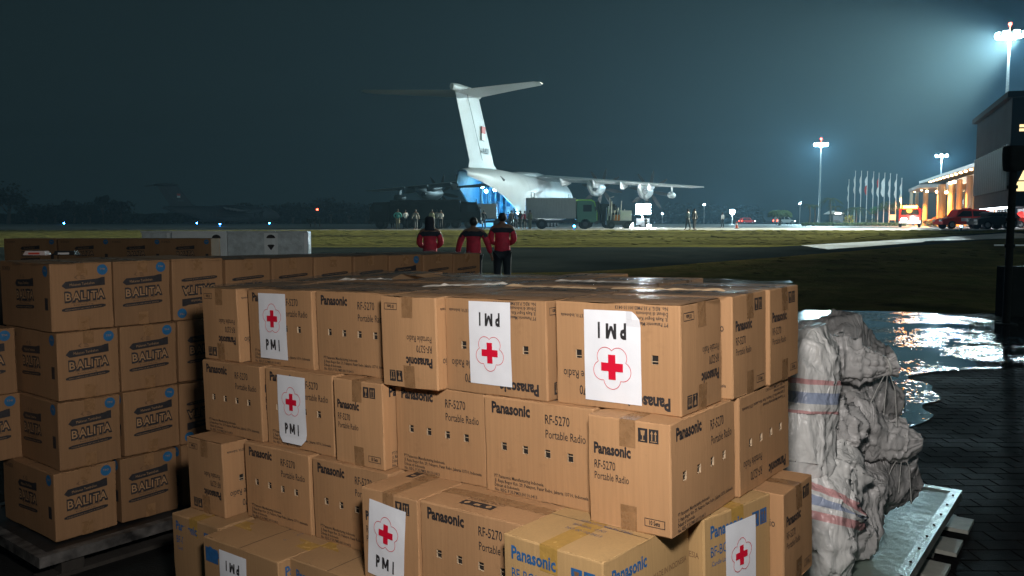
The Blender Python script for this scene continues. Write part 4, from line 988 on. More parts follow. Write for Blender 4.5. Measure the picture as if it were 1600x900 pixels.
for sgn in (0, -1):     # lips between skin and lining
    mb.poly([arch(*r)[sgn] for r in RT] + [arch(*r, .94)[sgn] for r in RT], [(i, i + 1, i + 7, i + 6) for i in range(5)], 0)
mb.build('rear_fuselage', [M_air, M_bay], AC)
# bay: walls, floor, frames, ramp, raised door, lamps
mb = MB().loft([fus_ring(x, 2.6, 1.15, 5.9) for x in (-10.4, 4)], 0, True, False); mb.poly(fus_ring(4, 2.6, 1.15, 5.9), [tuple(range(24))]); mb.build('cargo_bay', M_bay, AC)
MB().box(-10.6, 4, -2.0, 2.0, 1.2, 1.3).build('bay_floor', M_dark, AC)
Mr = Matrix.Translation((-10.6, 0, 1.22)) @ Matrix.Rotation(-radians(11.5), 4, 'Y')
MB().box(-5.6, 0, -1.9, 1.9, -.12, 0, M=Mr).build('ramp', M_air, AC)
for s in (-1, 1): MB().tube([(-14.5, s * 2.0, .45), (-12.6, s * 2.3, 3.1)], .07, 6).build('ramp_strut', M_dark, AC)
Md = Matrix.Translation((-13, 0, 4.6)) @ Matrix.Rotation(radians(-4), 4, 'Y')
MB().box(-8.5, 0, -1.25, 1.25, 0, .18, M=Md, ).build('upper_door', M_bay, AC)
for i, x in enumerate((-10.3, -8, -5.5, -3, -.5, 2)):
    MB().loft([[(x + dx, p[1] * k, 3.52 + (p[2] - 3.52) * k) for p in fus_ring(x, 2.6, 1.15, 5.9)] for dx, k in ((0, .99), (0, .93), (.18, .93), (.18, .99))], 0, False, False).build('bay_frame', M_air, AC)
for i, (x, y, z) in enumerate(((-13.4, 1.35, 4.45), (-13.2, 1.0, 3.95), (-13.0, .06, 4.1), (-13.5, -.95, 1.45), (-13.0, -2.45, 1.45))):
    L = MB().ball((x, y, z), .2, 8).build('bay_lamp', M_bayl, AC)
M_cargo = [mat('wrapped_cargo', (.5, .55, .55), .4, var=.3, vscale=3), mat('cargo_dark', (.08, .10, .12), .6), mat('cargo_red', (.45, .05, .06), .6)]
rc = random.Random(5)
for i in range(11):
    x = rc.uniform(-10, -3); y = rc.uniform(-1.7, 1.2); h = rc.uniform(.6, 2.2)
    MB().box(x, x + .9, y, y + rc.uniform(.3, .8), 1.3, 1.3 + h).build('cargo_pallet_load', M_cargo[0 if i % 3 else 1], AC)
for i in range(8):
    y = -2.2 + i * .6; MB().tube([(-10.2, y, 5.2 - abs(y) * .3), (-10.2 + .4 * sin(i), y + .1, 1.5)], .035, 5).build('bay_strap', M_cargo[0], AC)
MB().box(-8.4, -8.3, -1.9, -.5, 2.0, 3.8).build('bay_panel', M_cargo[0], AC)
# fin and tailplane
def foil(c, t, n=9):
    """chordwise outline (x from 0 leading to -c trailing, thickness)"""
    U = [(-c * i / n, t * 2.2 * math.sqrt(i / n + .001) * (1 - i / n) ** .9 + .0) for i in range(n + 1)]
    return U + [(x, -y) for x, y in U[-2:0:-1]]
def surf(sections, m, name, parent, vertical=False):
    """sections: (lead x, span pos, z, chord, thickness)"""
    R_ = []
    for x, s, z, c, t in sections:
        R_.append([(x + p, (q if vertical else s), (z if vertical else z + q)) for p, q in foil(c, t)])
    return MB().loft(R_, 0, False, True).build(name, m, parent)
surf([(-11.6, 0, 6.0, 9.9, .32), (-13.4, 0, 6.7, 7.8, .32), (-18.4, 0, 13.2, 6.9, .28)], M_air, 'fin', AC, True)
for s in (-1, 1):
    sgn = .331 * s
    MB().tube([(-18.3, s * .34, 6.9), (-22.6, s * .30, 12.9)], .025, 4).build('rudder_line', M_aird, AC)
MB().loft([[(x, w * cos(2 * pi * j / 12), 13.3 + z_ + h * sin(2 * pi * j / 12)) for j in range(12)] for x, w, h, z_ in ((-17.9, .1, .1, .1), (-18.6, .42, .4, .05), (-21, .5, .5, 0), (-24.6, .42, .42, -.05), (-26.0, .2, .3, -.1))]).build('tail_bullet', M_air, AC)
for s in (-1, 1): surf([(-18.9, s * .3, 13.1, 5.6, .15), (-22.6, s * 5, 13.05, 3.7, .11), (-25.1, s * 8.3, 13.0, 2.4, .07), (-25.9, s * 8.75, 13.0, 1.2, .05)], M_air, 'tailplane', AC)
for s in (-1,):
    MB().box(-18.6, -17.5, -.42, -.33, 9.6, 10.3).build('flag_red_half', M_redp, AC); MB().box(-18.6, -17.5, -.42, -.33, 8.9, 9.6).build('flag_white_half', M_white, AC)
    q = S2().text('A-4001', 0, 0, size=.85, width=2.0, bold=.03); me = bpy.data.meshes.new('serial_lettering'); me.from_pydata([(-18.4 + p[0], -.40, 7.6 + p[1]) for p in q.v], [], q.f); me.materials.append(M_aird); link('serial_lettering', me, AC)
for x in (-9, -6, -2.5, 8, 12.3):
    MB().loft([[(x + dx, p[1] * 1.003, 3.4 + (p[2] - 3.4) * 1.003) for p in fus_ring(x, *(2.82, .6, 6.2) if x < 10 else (2.66, .66, 6.08))] for dx in (0, .05)], 0, False, False).build('panel_line', M_aird, AC)
for s in (-1, 1):
    for x0, x1, z0, z1 in ((-8.6, -7.4, 1.9, 3.9), (9.5, 10.5, 2.2, 4.2)):
        y_ = s * 2.83
        for a in ((x0, x1, z0, z0 + .05), (x0, x1, z1, z1 + .05), (x0, x0 + .05, z0, z1), (x1, x1 + .05, z0, z1)): MB().box(a[0], a[1], y_ - .02, y_ + .02, a[2], a[3]).build('door_outline', M_aird, AC)
    MB().box(-7.9, -7.7, s * 2.84 - .02, s * 2.84 + .02, 3.1, 3.4).build('door_window', M_glass0, AC)
# wings
for s in (-1, 1):
    surf([(3.6, s * .0, 6.0, 6.8, .42), (3.4, s * 2.6, 5.95, 6.6, .42), (2.2, s * 10, 5.4, 4.9, .30), (.2, s * 19.8, 4.65, 2.9, .16), (-.8, s * 21.2, 4.6, 1.3, .05)], M_air, 'wing', AC)
    for k, y in enumerate((5.0, 8.8, 12.0, 15.2)):
        zc = 5.85 - .065 * y; MB().loft([[(x, s * y + .16 * w * cos(2 * pi * j / 8), zc + z_ + h * sin(2 * pi * j / 8)) for j in range(8)] for x, w, h, z_ in ((1.5, .4, .15, -.1), (-1, 1, .35, -.3), (-3.2, 1, .4, -.3), (-4.6 + y * .09, .3, .08, .1))]).build('flap_fairing', M_white if s < 0 else M_air, AC)
    for y, zc in ((8.0, 4.85), (14.0, 4.45)):
        N = empty('engine', (0, s * y, zc)); N.parent = AC
        MB().loft([[(x, w * cos(2 * pi * j / 14), z_ + h * sin(2 * pi * j / 14)) for j in range(14)] for x, w, h, z_ in ((5.6, .55, .6, .0), (4.8, .68, .8, -.08), (3, .72, .98, -.15), (1, .7, 1.0, -.1), (-.8, .5, .7, .1), (-2.2, .2, .3, .35))]).build('nacelle', M_air, N)
        MB().tube([(-.4, -.45, -.25), (-1.1, -.5, -.3)], [.3, .26], 10).build('exhaust', M_dark, N)
        MB().loft([[(x, r * cos(2 * pi * j / 12), r * sin(2 * pi * j / 12)) for j in range(12)] for x, r in ((5.6, .5), (6.2, .42), (6.6, .2), (6.75, .02))]).build('spinner', M_dark, N)
        for b in range(8):
            a = 2 * pi * b / 8 + .2; ca, sa = cos(a), sin(a)
            pts = [((6.0 + dx, r * ca - w * sa, r * sa + w * ca)) for r, w0 in ((.45, .12), (1.2, .22), (2.0, .2), (2.6, .08)) for w, dx in ((-w0, .06), (w0, -.06))]
            MB().poly(pts + [(p[0] + .04, p[1], p[2]) for p in pts], [(0, 1, 3, 2), (2, 3, 5, 4), (4, 5, 7, 6), (8, 10, 11, 9), (10, 12, 13, 11), (12, 14, 15, 13), (0, 2, 10, 8), (2, 4, 12, 10), (4, 6, 14, 12), (1, 9, 11, 3), (3, 11, 13, 5), (5, 13, 15, 7), (6, 7, 15, 14)]).build('propeller_blade', M_dark, N)
    MB().loft([[(x, s * 17.4 + w * cos(2 * pi * j / 12), 3.75 + w * sin(2 * pi * j / 12)) for j in range(12)] for x, w in ((2.2, .1), (1.6, .35), (-.6, .38), (-1.3, .15))]).build('wing_pod', M_air, AC)
    MB().box(.2, .8, s * 17.4 - .06, s * 17.4 + .06, 4.05, 4.8).build('pod_pylon', M_air, AC)
    # main gear sponson and wheels
    MB().loft([[(x, s * (2.35 + w * cos(2 * pi * j / 14)), 1.65 + h * sin(2 * pi * j / 14)) for j in range(14)] for x, w, h in ((6, .3, .3), (4.8, 1.0, .95), (2, 1.25, 1.15), (-2.5, 1.2, 1.1), (-5.2, .75, .8), (-6.3, .2, .25))]).build('gear_sponson', M_air, AC)
    for x in (-2, -.4, 1.2):
        MB().tube([(x, s * 2.3, .62), (x, s * 3.1, .62)], .62, 14).build('main_wheel', M_tyre, AC)
for s in (-1, 1): MB().tube([(13.2, s * .15, .45), (13.2, s * .5, .45)], .45, 12).build('nose_wheel', M_tyre, AC)
MB().box(13.05, 13.35, -.12, .12, .4, 1.2).build('nose_gear_leg', M_dark, AC)
MB().loft([[(x, w * cos(2 * pi * j / 12), 6.05 + h * sin(2 * pi * j / 12)) for j in range(12)] for x, w, h in ((6, .2, .1), (4, 1.9, .5), (0, 2.2, .65), (-4, 1.8, .5), (-7, .2, .1))]).build('wing_fairing', M_air, AC)
MB().tube([(-17.2, -1.7, 5.2), (-16.8, -2.25, 4.9)], [.28, .1], 10).build('side_vent', M_dark, AC)
# bay light (the lamps in the open bay)
def inair(x, y, z): return AC.matrix_basis @ Vector((x, y, z))
AC.matrix_basis  # placed above
bpy.context.view_layer.update()
BLUE = (.01, .34, 1.0)
for x, y, z, p in ((-8.5, .3, 3.6, 500), (-6, 0, 3.8, 600), (-14.6, -1.4, 2.0, 650)):
    w_ = AC.matrix_world @ Vector((x, y, z)); lamp('POINT', 'bay_light', w_, p, BLUE, .15)
# dark second aircraft far off
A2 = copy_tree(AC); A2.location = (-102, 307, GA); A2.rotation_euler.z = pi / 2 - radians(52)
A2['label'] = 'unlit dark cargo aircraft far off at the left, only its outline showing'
M_air2 = mat('unlit_aircraft_paint', (.045, .055, .06), .6)  # darker copy of the aircraft paint: the missing light is put into the colour
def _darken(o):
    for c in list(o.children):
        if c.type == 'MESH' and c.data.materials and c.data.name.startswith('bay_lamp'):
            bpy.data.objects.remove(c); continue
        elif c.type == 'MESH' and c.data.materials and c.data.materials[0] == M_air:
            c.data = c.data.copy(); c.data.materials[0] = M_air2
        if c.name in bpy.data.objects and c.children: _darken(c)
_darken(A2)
# ------------------------------------------------------------------ trucks
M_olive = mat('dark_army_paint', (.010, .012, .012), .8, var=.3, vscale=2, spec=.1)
M_glass = mat('dark_window_glass', (.02, .03, .035), .1, spec=.8)
M_cont = mat('grey_ribbed_container', (.34, .36, .33), .5, var=.1, vscale=1)
M_lime = mat('lime_green_paint', (.25, .62, .06), .4)
M_dgreen = mat('dark_green_paint', (.04, .16, .10), .45)
def wheels(t, xs, w, r=.45):
    for x in xs:
        for s in (-1, 1):
            W_ = MB().tube([(x, s * (w / 2 - .28), r), (x, s * w / 2, r)], r, 14).build('wheel', M_tyre, t)
            MB().tube([(x, s * w / 2, r), (x, s * (w / 2 + .015), r)], r * .5, 10).build('rim', M_dark, W_)
def at_(px, Y): return ((px - 800) / 1320 * Y, Y)
def truck(name, px0, px1, Y, flip, label, cabm, bodym, kind, L=None):
    """flip: cab at the left. local x runs from the rear to the cab"""
    x0, x1 = (px0 - 800) / 1320 * Y, (px1 - 800) / 1320 * Y; L = L or (x1 - x0); W_ = 2.3
    t = empty(name, ((x0 + x1) / 2, Y + 1.2, gz(Y)), pi if flip else 0, label=label, cat='truck')
    h = L / 2
    MB().box(-h, h - .3, -.45, .45, .55, .8).build('chassis', M_dark, t)
    wheels(t, (-h + 1.1, -h + 2.2, h - 1.1) if L > 6.3 else (-h + 1.4, h - 1.0), W_)
    c0 = h - 1.75
    prof = [(c0, .6), (h, .6), (h, 1.5), (h - .25, 2.35), (h - .5, 2.5), (c0, 2.5)] if kind != 'army' else [(c0, .6), (h, .7), (h, 1.6), (h - .2, 1.65), (h - .35, 2.4), (c0, 2.45)]
    MB().prism(prof, -W_ / 2, W_ / 2).build('cab', cabm, t)
    for s in (-1, 1): MB().box(c0 + .55, h - .45, s * (W_ / 2 + .004) - .004, s * (W_ / 2 + .004) + .004, 1.55, 2.15).build('side_window', M_glass, t)
    MB().poly([(h + .005, -W_ / 2 + .15, 1.55), (h + .005, W_ / 2 - .15, 1.55), (h - .215, W_ / 2 - .15, 2.3), (h - .215, -W_ / 2 + .15, 2.3)], [(0, 1, 2, 3)]).build('windscreen', M_glass, t)
    for s in (-1, 1):
        MB().box(h - .0, h + .04, s * .85 - .14, s * .85 + .14, .85, 1.05).build('headlight', M_white, t)
        MB().box(h - .15, h - .05, s * (W_ / 2 + .22) - .06, s * (W_ / 2 + .22) + .06, 1.6, 2.0).build('mirror', M_dark, t)
    MB().box(h - .1, h + .1, -W_ / 2, W_ / 2, .45, .7).build('bumper', M_dark, t)
    b1 = c0 - .12
    if kind == 'box':
        MB().prism([(h + .012, .75), (h + .05, .75), (h + .05, 1.5), (h + .012, 1.5)], -W_ / 2, W_ / 2).build('front_panel', M_lime, t)
        MB().prism([(c0, 2.51), (h - .5, 2.51), (h - .24, 2.36), (h - .0, 1.55), (h + .03, 1.55), (h - .2, 2.45), (h - .48, 2.62), (c0, 2.62)], -W_ / 2 - .01, -W_ / 2 + .12).prism([(c0, 2.51), (h - .5, 2.51), (h - .5, 2.62), (c0, 2.62)], -W_ / 2 + .121, W_ / 2).build('roof_trim', M_lime, t)
    if kind == 'box':
        B = MB().box(-h, b1, -W_ / 2 - .05, W_ / 2 + .05, .95, 2.75).build('container_body', bodym, t)
        for s in (-1, 1):
            x = -h + .1
            while x < b1 - .1:
                MB().box(x, x + .1, s * (W_ / 2 + .065) - .015, s * (W_ / 2 + .065) + .015, 1.0, 2.7).build('rib', bodym, B); x += .24
    elif kind == 'army':
        n = 14; rings = [[(x, (W_ / 2) * math.copysign(abs(cos(pi * j / n)) ** .5, cos(pi * j / n)), 1.55 + 1.1 * sin(pi * j / n) ** .5 * (1 + .02 * sin(x * 6))) for j in range(n + 1)] for x in lin(-h, b1, 10)]
        mb = MB().loft(rings, 0, True, False, close=False); mb.poly(rings[0], [tuple(range(n + 1))]); mb.poly(rings[-1], [tuple(range(n + 1))]); mb.build('canvas_cover', bodym, t)
        for s in (-1, 1): MB().box(-h, b1, s * W_ / 2 - .03, s * W_ / 2 + .03, .85, 1.56).build('side_board', bodym, t)
        MB().box(-h, b1, -W_ / 2, W_ / 2, .82, .88).build('load_bed', bodym, t)
    elif kind == 'flat':
        MB().box(-h, b1, -W_ / 2, W_ / 2, .85, .97).build('load_bed', bodym, t)
        for i in range(9):
            x = -h + .1 + i * (b1 + h - .2) / 8
            MB().box(x - .03, x + .03, -W_ / 2 - .02, -W_ / 2 + .03, .97, 1.45).build('stake', M_dark, t)
        for z in (1.15, 1.4): MB().box(-h, b1, -W_ / 2 - .03, -W_ / 2 - .02, z, z + .05).build('rail', M_dark, t)
    return t
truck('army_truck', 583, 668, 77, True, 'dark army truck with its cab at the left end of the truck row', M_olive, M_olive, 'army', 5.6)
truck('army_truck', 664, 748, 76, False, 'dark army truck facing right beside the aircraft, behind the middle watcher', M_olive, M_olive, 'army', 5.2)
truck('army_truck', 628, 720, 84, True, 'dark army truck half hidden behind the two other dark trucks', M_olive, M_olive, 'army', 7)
fl_ = truck('flatbed_truck', 728, 790, 86, True, 'stake-sided flatbed truck carrying a white crate at the aircraft ramp', M_dark, M_dark, 'flat', 5.2)
link('cargo_crate', MB().box(-1.0, 1.0, -.9, .9, 0, 1.5).mesh('cargo_crate', mat('grey_white_crate', (.5, .52, .52), .5, var=.08, vscale=1)), None, loc=(at_(761, 86)[0], 87.2, GA + .98), label='plain pale crate standing on the flatbed truck at the ramp', cat='crate')
truck('box_truck', 822, 932, 75, False, 'lime green truck with a grey ribbed container beside the aircraft', M_dgreen, M_cont, 'box')
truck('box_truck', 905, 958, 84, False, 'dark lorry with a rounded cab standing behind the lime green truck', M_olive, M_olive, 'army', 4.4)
# aircraft tug with boxes
tg = empty('baggage_tug', (at_(966, 80)[0], 80, GA), label='small service tug loaded with white boxes right of the dark lorry', cat='tug')
MB().box(-1.2, 1.2, -.6, .6, .35, .75).build('body', M_dark, tg); wheels(tg, (-.75, .75), 1.3, .33)
MB().box(.1, 1.15, -.55, .55, .76, 1.7).build('white_box', M_white, tg); MB().box(-.5, .05, -.5, .5, .76, 1.3).build('orange_box', mat('orange_paint', (.6, .2, .03), .5), tg)
MB().box(-1.15, -.6, -.4, .4, .76, 2.0).build('equipment_frame', M_dark, tg); MB().tube([(-.9, -.45, 1.2), (-.9, -.45, 2.9), (-.5, -.45, 3.0)], .04, 6).build('lamp_post', M_mast, tg)
for i in range(6): MB().tube([(-1.1 + i * .3, -.55, .8), (-1.0 + i * .3, -.5, 2.1 + .5 * sin(i * 2))], .035, 6).build('loading_pole', M_white, tg)
# light tower
M_fl = emat('tower_lamp_glass', (.9, .97, 1), 260)
lt = empty('light_tower', (at_(1003, 92)[0], 92, GA), label='mobile light tower glaring under the right wing', cat='light tower')
MB().box(-.7, .7, -.5, .5, .3, 1.0).build('generator', M_dark, lt); MB().tube([(0, 0, 1), (0, 0, 2.4)], .06, 8).build('mast', M_mast, lt); wheels(lt, (0,), 1.3, .3)
for i in (-1, 1):
    for z in (1.45, 2.05): MB().box(i * .42 - .34, i * .42 + .34, -.66, -.56, z, z + .5).build('lamp', M_fl, lt)
lamp('POINT', 'tower_light', (at_(1003, 92)[0], 90.6, GA + 1.9), 2600, (.85, .95, 1), .3)
g2 = empty('ground_lamp', (at_(985, 90)[0], 90, GA), label='low glaring lamp on the apron left of the light tower', cat='work lamp')
MB().box(-.2, .2, -.1, .1, .05, .4).build('housing', M_dark, g2); MB().box(-.24, .24, -.14, -.11, .06, .5).build('lens', M_fl, g2)
g3 = empty('ground_lamp', (at_(1013, 88)[0], 88, GA), label='low glaring lamp on the apron right of the light tower', cat='work lamp')
MB().box(-.2, .2, -.1, .1, .05, .35).build('housing', M_dark, g3); MB().box(-.2, .2, -.13, -.11, .06, .35).build('lens', M_fl, g3)
# blue taxiway lights
M_tb = emat('blue_taxi_glass', (.02, .25, 1), 160)
for px, Y, p, lb in ((102, 170, 0, 'blue taxiway light at the far left'), (309, 190, 0, 'blue taxiway light left of the brightest far one'), (345, 120, 60, 'brighter blue taxiway light beyond the white boxes'), (422, 175, 0, 'blue taxiway light farthest to the right of the left field'), (897, 65.2, 160, 'blue taxiway light glowing in front of the lime green truck'), (1500, 63.5, 0, 'small blue light in front of the red car')):
    t = empty('taxiway_light', ((px - 800) / 1320 * Y, Y, gz(Y)), label=lb, cat='taxiway light', group='blue taxiway edge lights')
    MB().tube([(0, 0, 0), (0, 0, .22)], .05, 8).build('stem', M_dark, t); MB().ball((0, 0, .32), .08 * max(1, Y / 100), 8).build('lens', M_tb, t)
    if p: lamp('POINT', 'taxi_glow', ((px - 800) / 1320 * Y, Y - .25, gz(Y) + .4), p, (.03, .3, 1), .1)
# far small lights
M_rl = emat('red_obstruction_glass', (1, .06, .03), 25)
t = empty('obstruction_light', (at_(497, 330)[0], 330, GA), label='tiny red light on a thin pole over the distant trees', cat='warning light'); MB().tube([(0, 0, 0), (0, 0, 5.0)], .12, 6).build('pole', M_dark, t); MB().ball((0, 0, 5.3), .4, 8).build('lens', M_rl, t)
for px, py, Y, r, lb in ((1143, 331, 235, .7, 'bright distant floodlight low over the apron'), (1099, 320, 300, .28, 'tiny distant lamp right of the wing tip'), (1034, 334, 300, .25, 'tiny distant lamp right of the light tower'), (1248, 318, 300, .25, 'tiny distant lamp left of the flagpole mast')):
    z = 1.6 + (346 - py) / 1320 * Y; t = empty('distant_lamp', (at_(px, Y)[0], Y, GA), label=lb, cat='distant lamp'); MB().tube([(0, 0, 0), (0, 0, z - GA)], .1, 6).build('pole', M_mast, t); MB().ball((0, 0, z - GA), r, 8).build('lens', M_fl, t)
lamp('POINT', 'distant_light', (at_(1143, 234)[0], 233, 5.5), 9000, CYAN, .5)
# workers
WK = [(614, 79, 'white_shirt', 'farthest left worker, mostly hidden by shadow of the army truck'), (622, 73, 'teal_shirt', 'worker in a teal shirt before the left army truck'), (634, 74, 'white_shirt', 'worker in a white shirt and black trousers before the left army truck'), (650, 71, 'grey_shirt', 'lone worker leaning before the dark trucks'), (675, 74, 'camo_shirt', 'worker in mottled clothes left of the pair by the dark truck'), (683, 75, 'grey_shirt', 'thin worker just left of the white-shirted one'), (689, 73, 'white_shirt', 'broad worker in a white shirt beside the right army truck'),
      (756, 80, 'dark_shirt', 'dark-clothed worker between the flatbed and the watchers'), (799, 80, 'dark_shirt', 'worker silhouetted left in the bay glow'), (806, 84, 'blue_shirt', 'worker in blue light at the ramp foot'), (813, 80, 'dark_shirt', 'worker silhouetted at the middle of the ramp'), (820, 78, 'red_shirt', 'worker in a red shirt left of the container truck'), (828, 74, 'camo_shirt', 'worker in pale camouflage at the rear of the container truck'), (794, 90, 'blue_shirt', 'worker standing on the ramp side in blue light'),
      (1074, 70, 'teal_dark', 'left of two men standing on the grass edge under the right wing tip'), (1084, 70, 'dark_shirt', 'right and taller of two men on the grass edge under the wing tip'), (1128, 92, 'white_shirt', 'lone walking person near the traffic cone')]
shirt = dict(white_shirt=(.7, .7, .68), teal_shirt=(.08, .38, .34), grey_shirt=(.22, .22, .2), camo_shirt=(.32, .33, .2), dark_shirt=(.03, .035, .04), blue_shirt=(.08, .2, .4), red_shirt=(.4, .03, .08), teal_dark=(.08, .14, .15))
SM = {k: mat(k, v, .8, var=.15, vscale=6) for k, v in shirt.items()}
pz = {'white_shirt': (.02, .02, .025), 'camo_shirt': (.3, .31, .2), 'teal_shirt': (.3, .27, .18)}
TMt = {k: mat(k + '_trousers', pz.get(k, (.05, .06, .07)), .8) for k in shirt}
proto = {}
for i, (px, Y, sh_, lb) in enumerate(WK):
    arms = ['down', 'hips', 'front', 'out'][i % 4]; key = (sh_, arms)
    rz = R.uniform(-1, 1) + (pi if i % 3 == 0 else 0)
    person(at_(px, Y)[0], Y, rz, lb, 1.66 + .1 * R.random(), arms, .08 * (i % 3), 0, .95, jacket=SM[sh_], trousers=TMt[sh_], group='workers on the apron', detail=False)
sq = person(at_(1009, 83)[0], 83, .4, 'person crouching in front of the light tower', 1.05, 'front', 0, .1, 1.3, jacket=SM['dark_shirt'], group='workers on the apron', detail=False)
# traffic cone
M_or = mat('orange_cone_plastic', (.75, .10, .03), .5)
cn = empty('traffic_cone', (at_(1150, 80)[0], 80, GA), label='orange traffic cone on the apron edge', cat='traffic cone')
MB().tube([(0, 0, .04), (0, 0, .7)], [.16, .03], 12).build('cone', M_or, cn); MB().box(-.2, .2, -.2, .2, 0, .04).build('base', M_dark, cn); MB().tube([(0, 0, .36), (0, 0, .5)], [.1, .075], 12).build('white_band', M_white, cn)
# ------------------------------------------------------------------ terminal canopy, lit orange
M_roof = mat('pale_roof_panel', (.42, .36, .30), .5, var=.08, vscale=.5)
M_colm = mat('cream_column_paint', (.62, .50, .36), .5)
M_wallg = mat('grey_render_wall', (.22, .22, .23), .7, var=.1, vscale=.3)
M_wglass = mat('reflecting_facade_glass', (.05, .05, .05), .12, spec=.8)
M_warm = emat('warm_downlight_glass', (1, .62, .28), 45)
M_ora = emat('lit_lobby_wall', (1, .36, .08), 1.8)
def wpt(px, py, Y): return Vector(((px - 800) / 1320 * Y, Y, 1.6 + (346 - py) / 1320 * Y))
tb = empty('terminal_building', (0, 0, 0), label='terminal with sloping canopies on tall columns, lit orange from below', cat='terminal building')
def slab(a, b, c, d, th, name, m):
    """quad a,b,c,d (top corners) with thickness"""
    P = [a, b, c, d] + [p - Vector((0, 0, th)) for p in (a, b, c, d)]
    return MB().poly(P, [(0, 1, 2, 3), (7, 6, 5, 4), (0, 4, 5, 1), (1, 5, 6, 2), (2, 6, 7, 3), (3, 7, 4, 0)]).build(name, m, tb)
A_ = wpt(1432, 284, 150); B_ = wpt(1519.5, 254.5, 96)     # front eave of the upper roof
dp = Vector((26, 14, 0))
slab(A_, B_, B_ + dp + Vector((0, 0, -1.2)), A_ + dp + Vector((0, 0, -.5)), .45, 'upper_roof', M_roof)
C_ = wpt(1416, 296, 150); D_ = wpt(1432, 289, 138); E_ = wpt(1466, 287.5, 125)
slab(C_, D_, D_ + dp, C_ + dp, .5, 'lower_roof', M_roof); slab(D_, E_, E_ + dp, D_ + dp, .5, 'lower_roof', M_roof)
F_ = wpt(1465, 285.5, 122); G_ = wpt(1518, 268, 97)
in_ = Vector((1.2, .8, 0))
slab(F_ + in_, G_ + in_, G_ + in_ + dp * .3, F_ + in_ + dp * .3, .9, 'soffit_beam', M_roof)
nC = 0
for px, Y, ty, w_ in ((1420.5, 160, 300, .35), (1429.5, 155, 299, .35), (1443, 142, 301, .5), (1466.5, 118, 289, .55), (1471, 124, 289, .4), (1481.5, 113, 285, .4), (1484.5, 116, 285, .35), (1495, 107, 281, .4), (1510.5, 101, 275, .45)):
    p = wpt(px, ty, Y); MB().tube([(p.x, p.y, .92), (p.x, p.y, p.z)], w_ * .8, 12).build('column', M_colm, tb); nC += 1
# recessed glass wall behind the columns and the lobby
g0 = wpt(1463, 300, 128) + Vector((4, 2, 0)); g1 = wpt(1519, 300, 100) + Vector((4, 2, 0)); nW = 9
for i in range(nW):
    a = g0.lerp(g1, i / nW); b = g0.lerp(g1, (i + .94) / nW)
    for z0, z1, m, nm in ((.95, 3.1, M_ora if i > 4 else M_wglass, 'lobby_pane'), (3.3, 6.4, M_wglass, 'upper_pane')):
        MB().poly([(a.x, a.y, z0), (b.x, b.y, z0), (b.x, b.y, z1), (a.x, a.y, z1), (a.x + .15, a.y + .1, z0), (b.x + .15, b.y + .1, z0), (b.x + .15, b.y + .1, z1), (a.x + .15, a.y + .1, z1)], [(0, 1, 2, 3), (4, 7, 6, 5), (0, 4, 5, 1), (1, 5, 6, 2), (2, 6, 7, 3), (3, 7, 4, 0)]).build(nm, m, tb)
    MB().tube([(b.x, b.y, .95), (b.x, b.y, 7)], .14, 6).build('mullion', M_colm, tb)
for a, b, nm in (((1436, 300, 150), (1463, 300, 132), 'side_wall'),):
    a, b = wpt(*a), wpt(*b); slab(Vector((a.x + 9, a.y + 4, 7)), Vector((b.x + 5, b.y + 3, 7)), Vector((b.x + 6, b.y + 4, 7)), Vector((a.x + 10, a.y + 5, 7)), 6, nm, M_wallg)
for i in range(12):
    t = .22 + .75 * i / 11; p = A_.lerp(B_, t) + dp * .02 - Vector((0, 0, .62)); MB().tube([p, p + Vector((0, 0, .14))], .16, 10).build('downlight', M_warm, tb)
for px, py, Y in ((1425.5, 299, 150), (1436, 296.5, 145), (1444.5, 299.5, 140), (1460, 300, 130), (1466, 293, 120), (1475, 301, 118), (1480.5, 286.5, 112), (1486.5, 284.8, 110), (1484, 295, 118)):
    p = wpt(px, py, Y); MB().ball(p, .22, 8).build('downlight', M_warm, tb)
for px, Y, z, e in ((1506, 101, 5.4, 800), (1488, 110, 6.0, 1400), (1468, 118, 5.6, 1300), (1444, 138, 5.6, 1300), (1425, 152, 5.6, 700)):
    xx_ = (px - 800) / 1320 * Y - 1.2; lamp('SPOT', 'canopy_light', (xx_, Y + 1.6, z + .3), e * 10, (1, .36, .07), .3, target=(xx_ - .3, Y + 1.4, 0), spot=150)
lamp('POINT', 'lobby_light', (g1.x + 1.5 - 6, g1.y - 2.2 + 4, 2.4), 700, (1, .35, .08), .4)
MB().box(47.5, 62, 95.4, 96.4, .9, 1.05).build('kerb_step', M_slab, tb)
# ------------------------------------------------------------------ dark block with fins
M_blk = mat('dark_facade_panel', (.02, .025, .028), .9, var=.15, vscale=.5, spec=.02)
M_fin = mat('grey_facade_fin', (.22, .24, .25), .5)
M_wlite = emat('porch_lamp_glass', (.85, .93, 1), 28)
M_win = emat('warm_lit_window', (1, .78, .38), 1.5)
bk = empty('office_building', (51.7, 95, 0), label='dark finned office block over a white-lit porch at the right edge', cat='office building')
a0 = Vector((0, 0)); a1 = Vector((-7.9, -20)); d1 = (a1 - a0).normalized(); n1 = Vector((-d1.y, d1.x))   # left face runs a0 -> a1, then the front face to the right
Lf = (a1 - a0).length; Mb = Matrix.Translation((a1.x, a1.y, 0)) @ Matrix.Rotation(math.atan2(-d1.y, -d1.x), 4, 'Z')
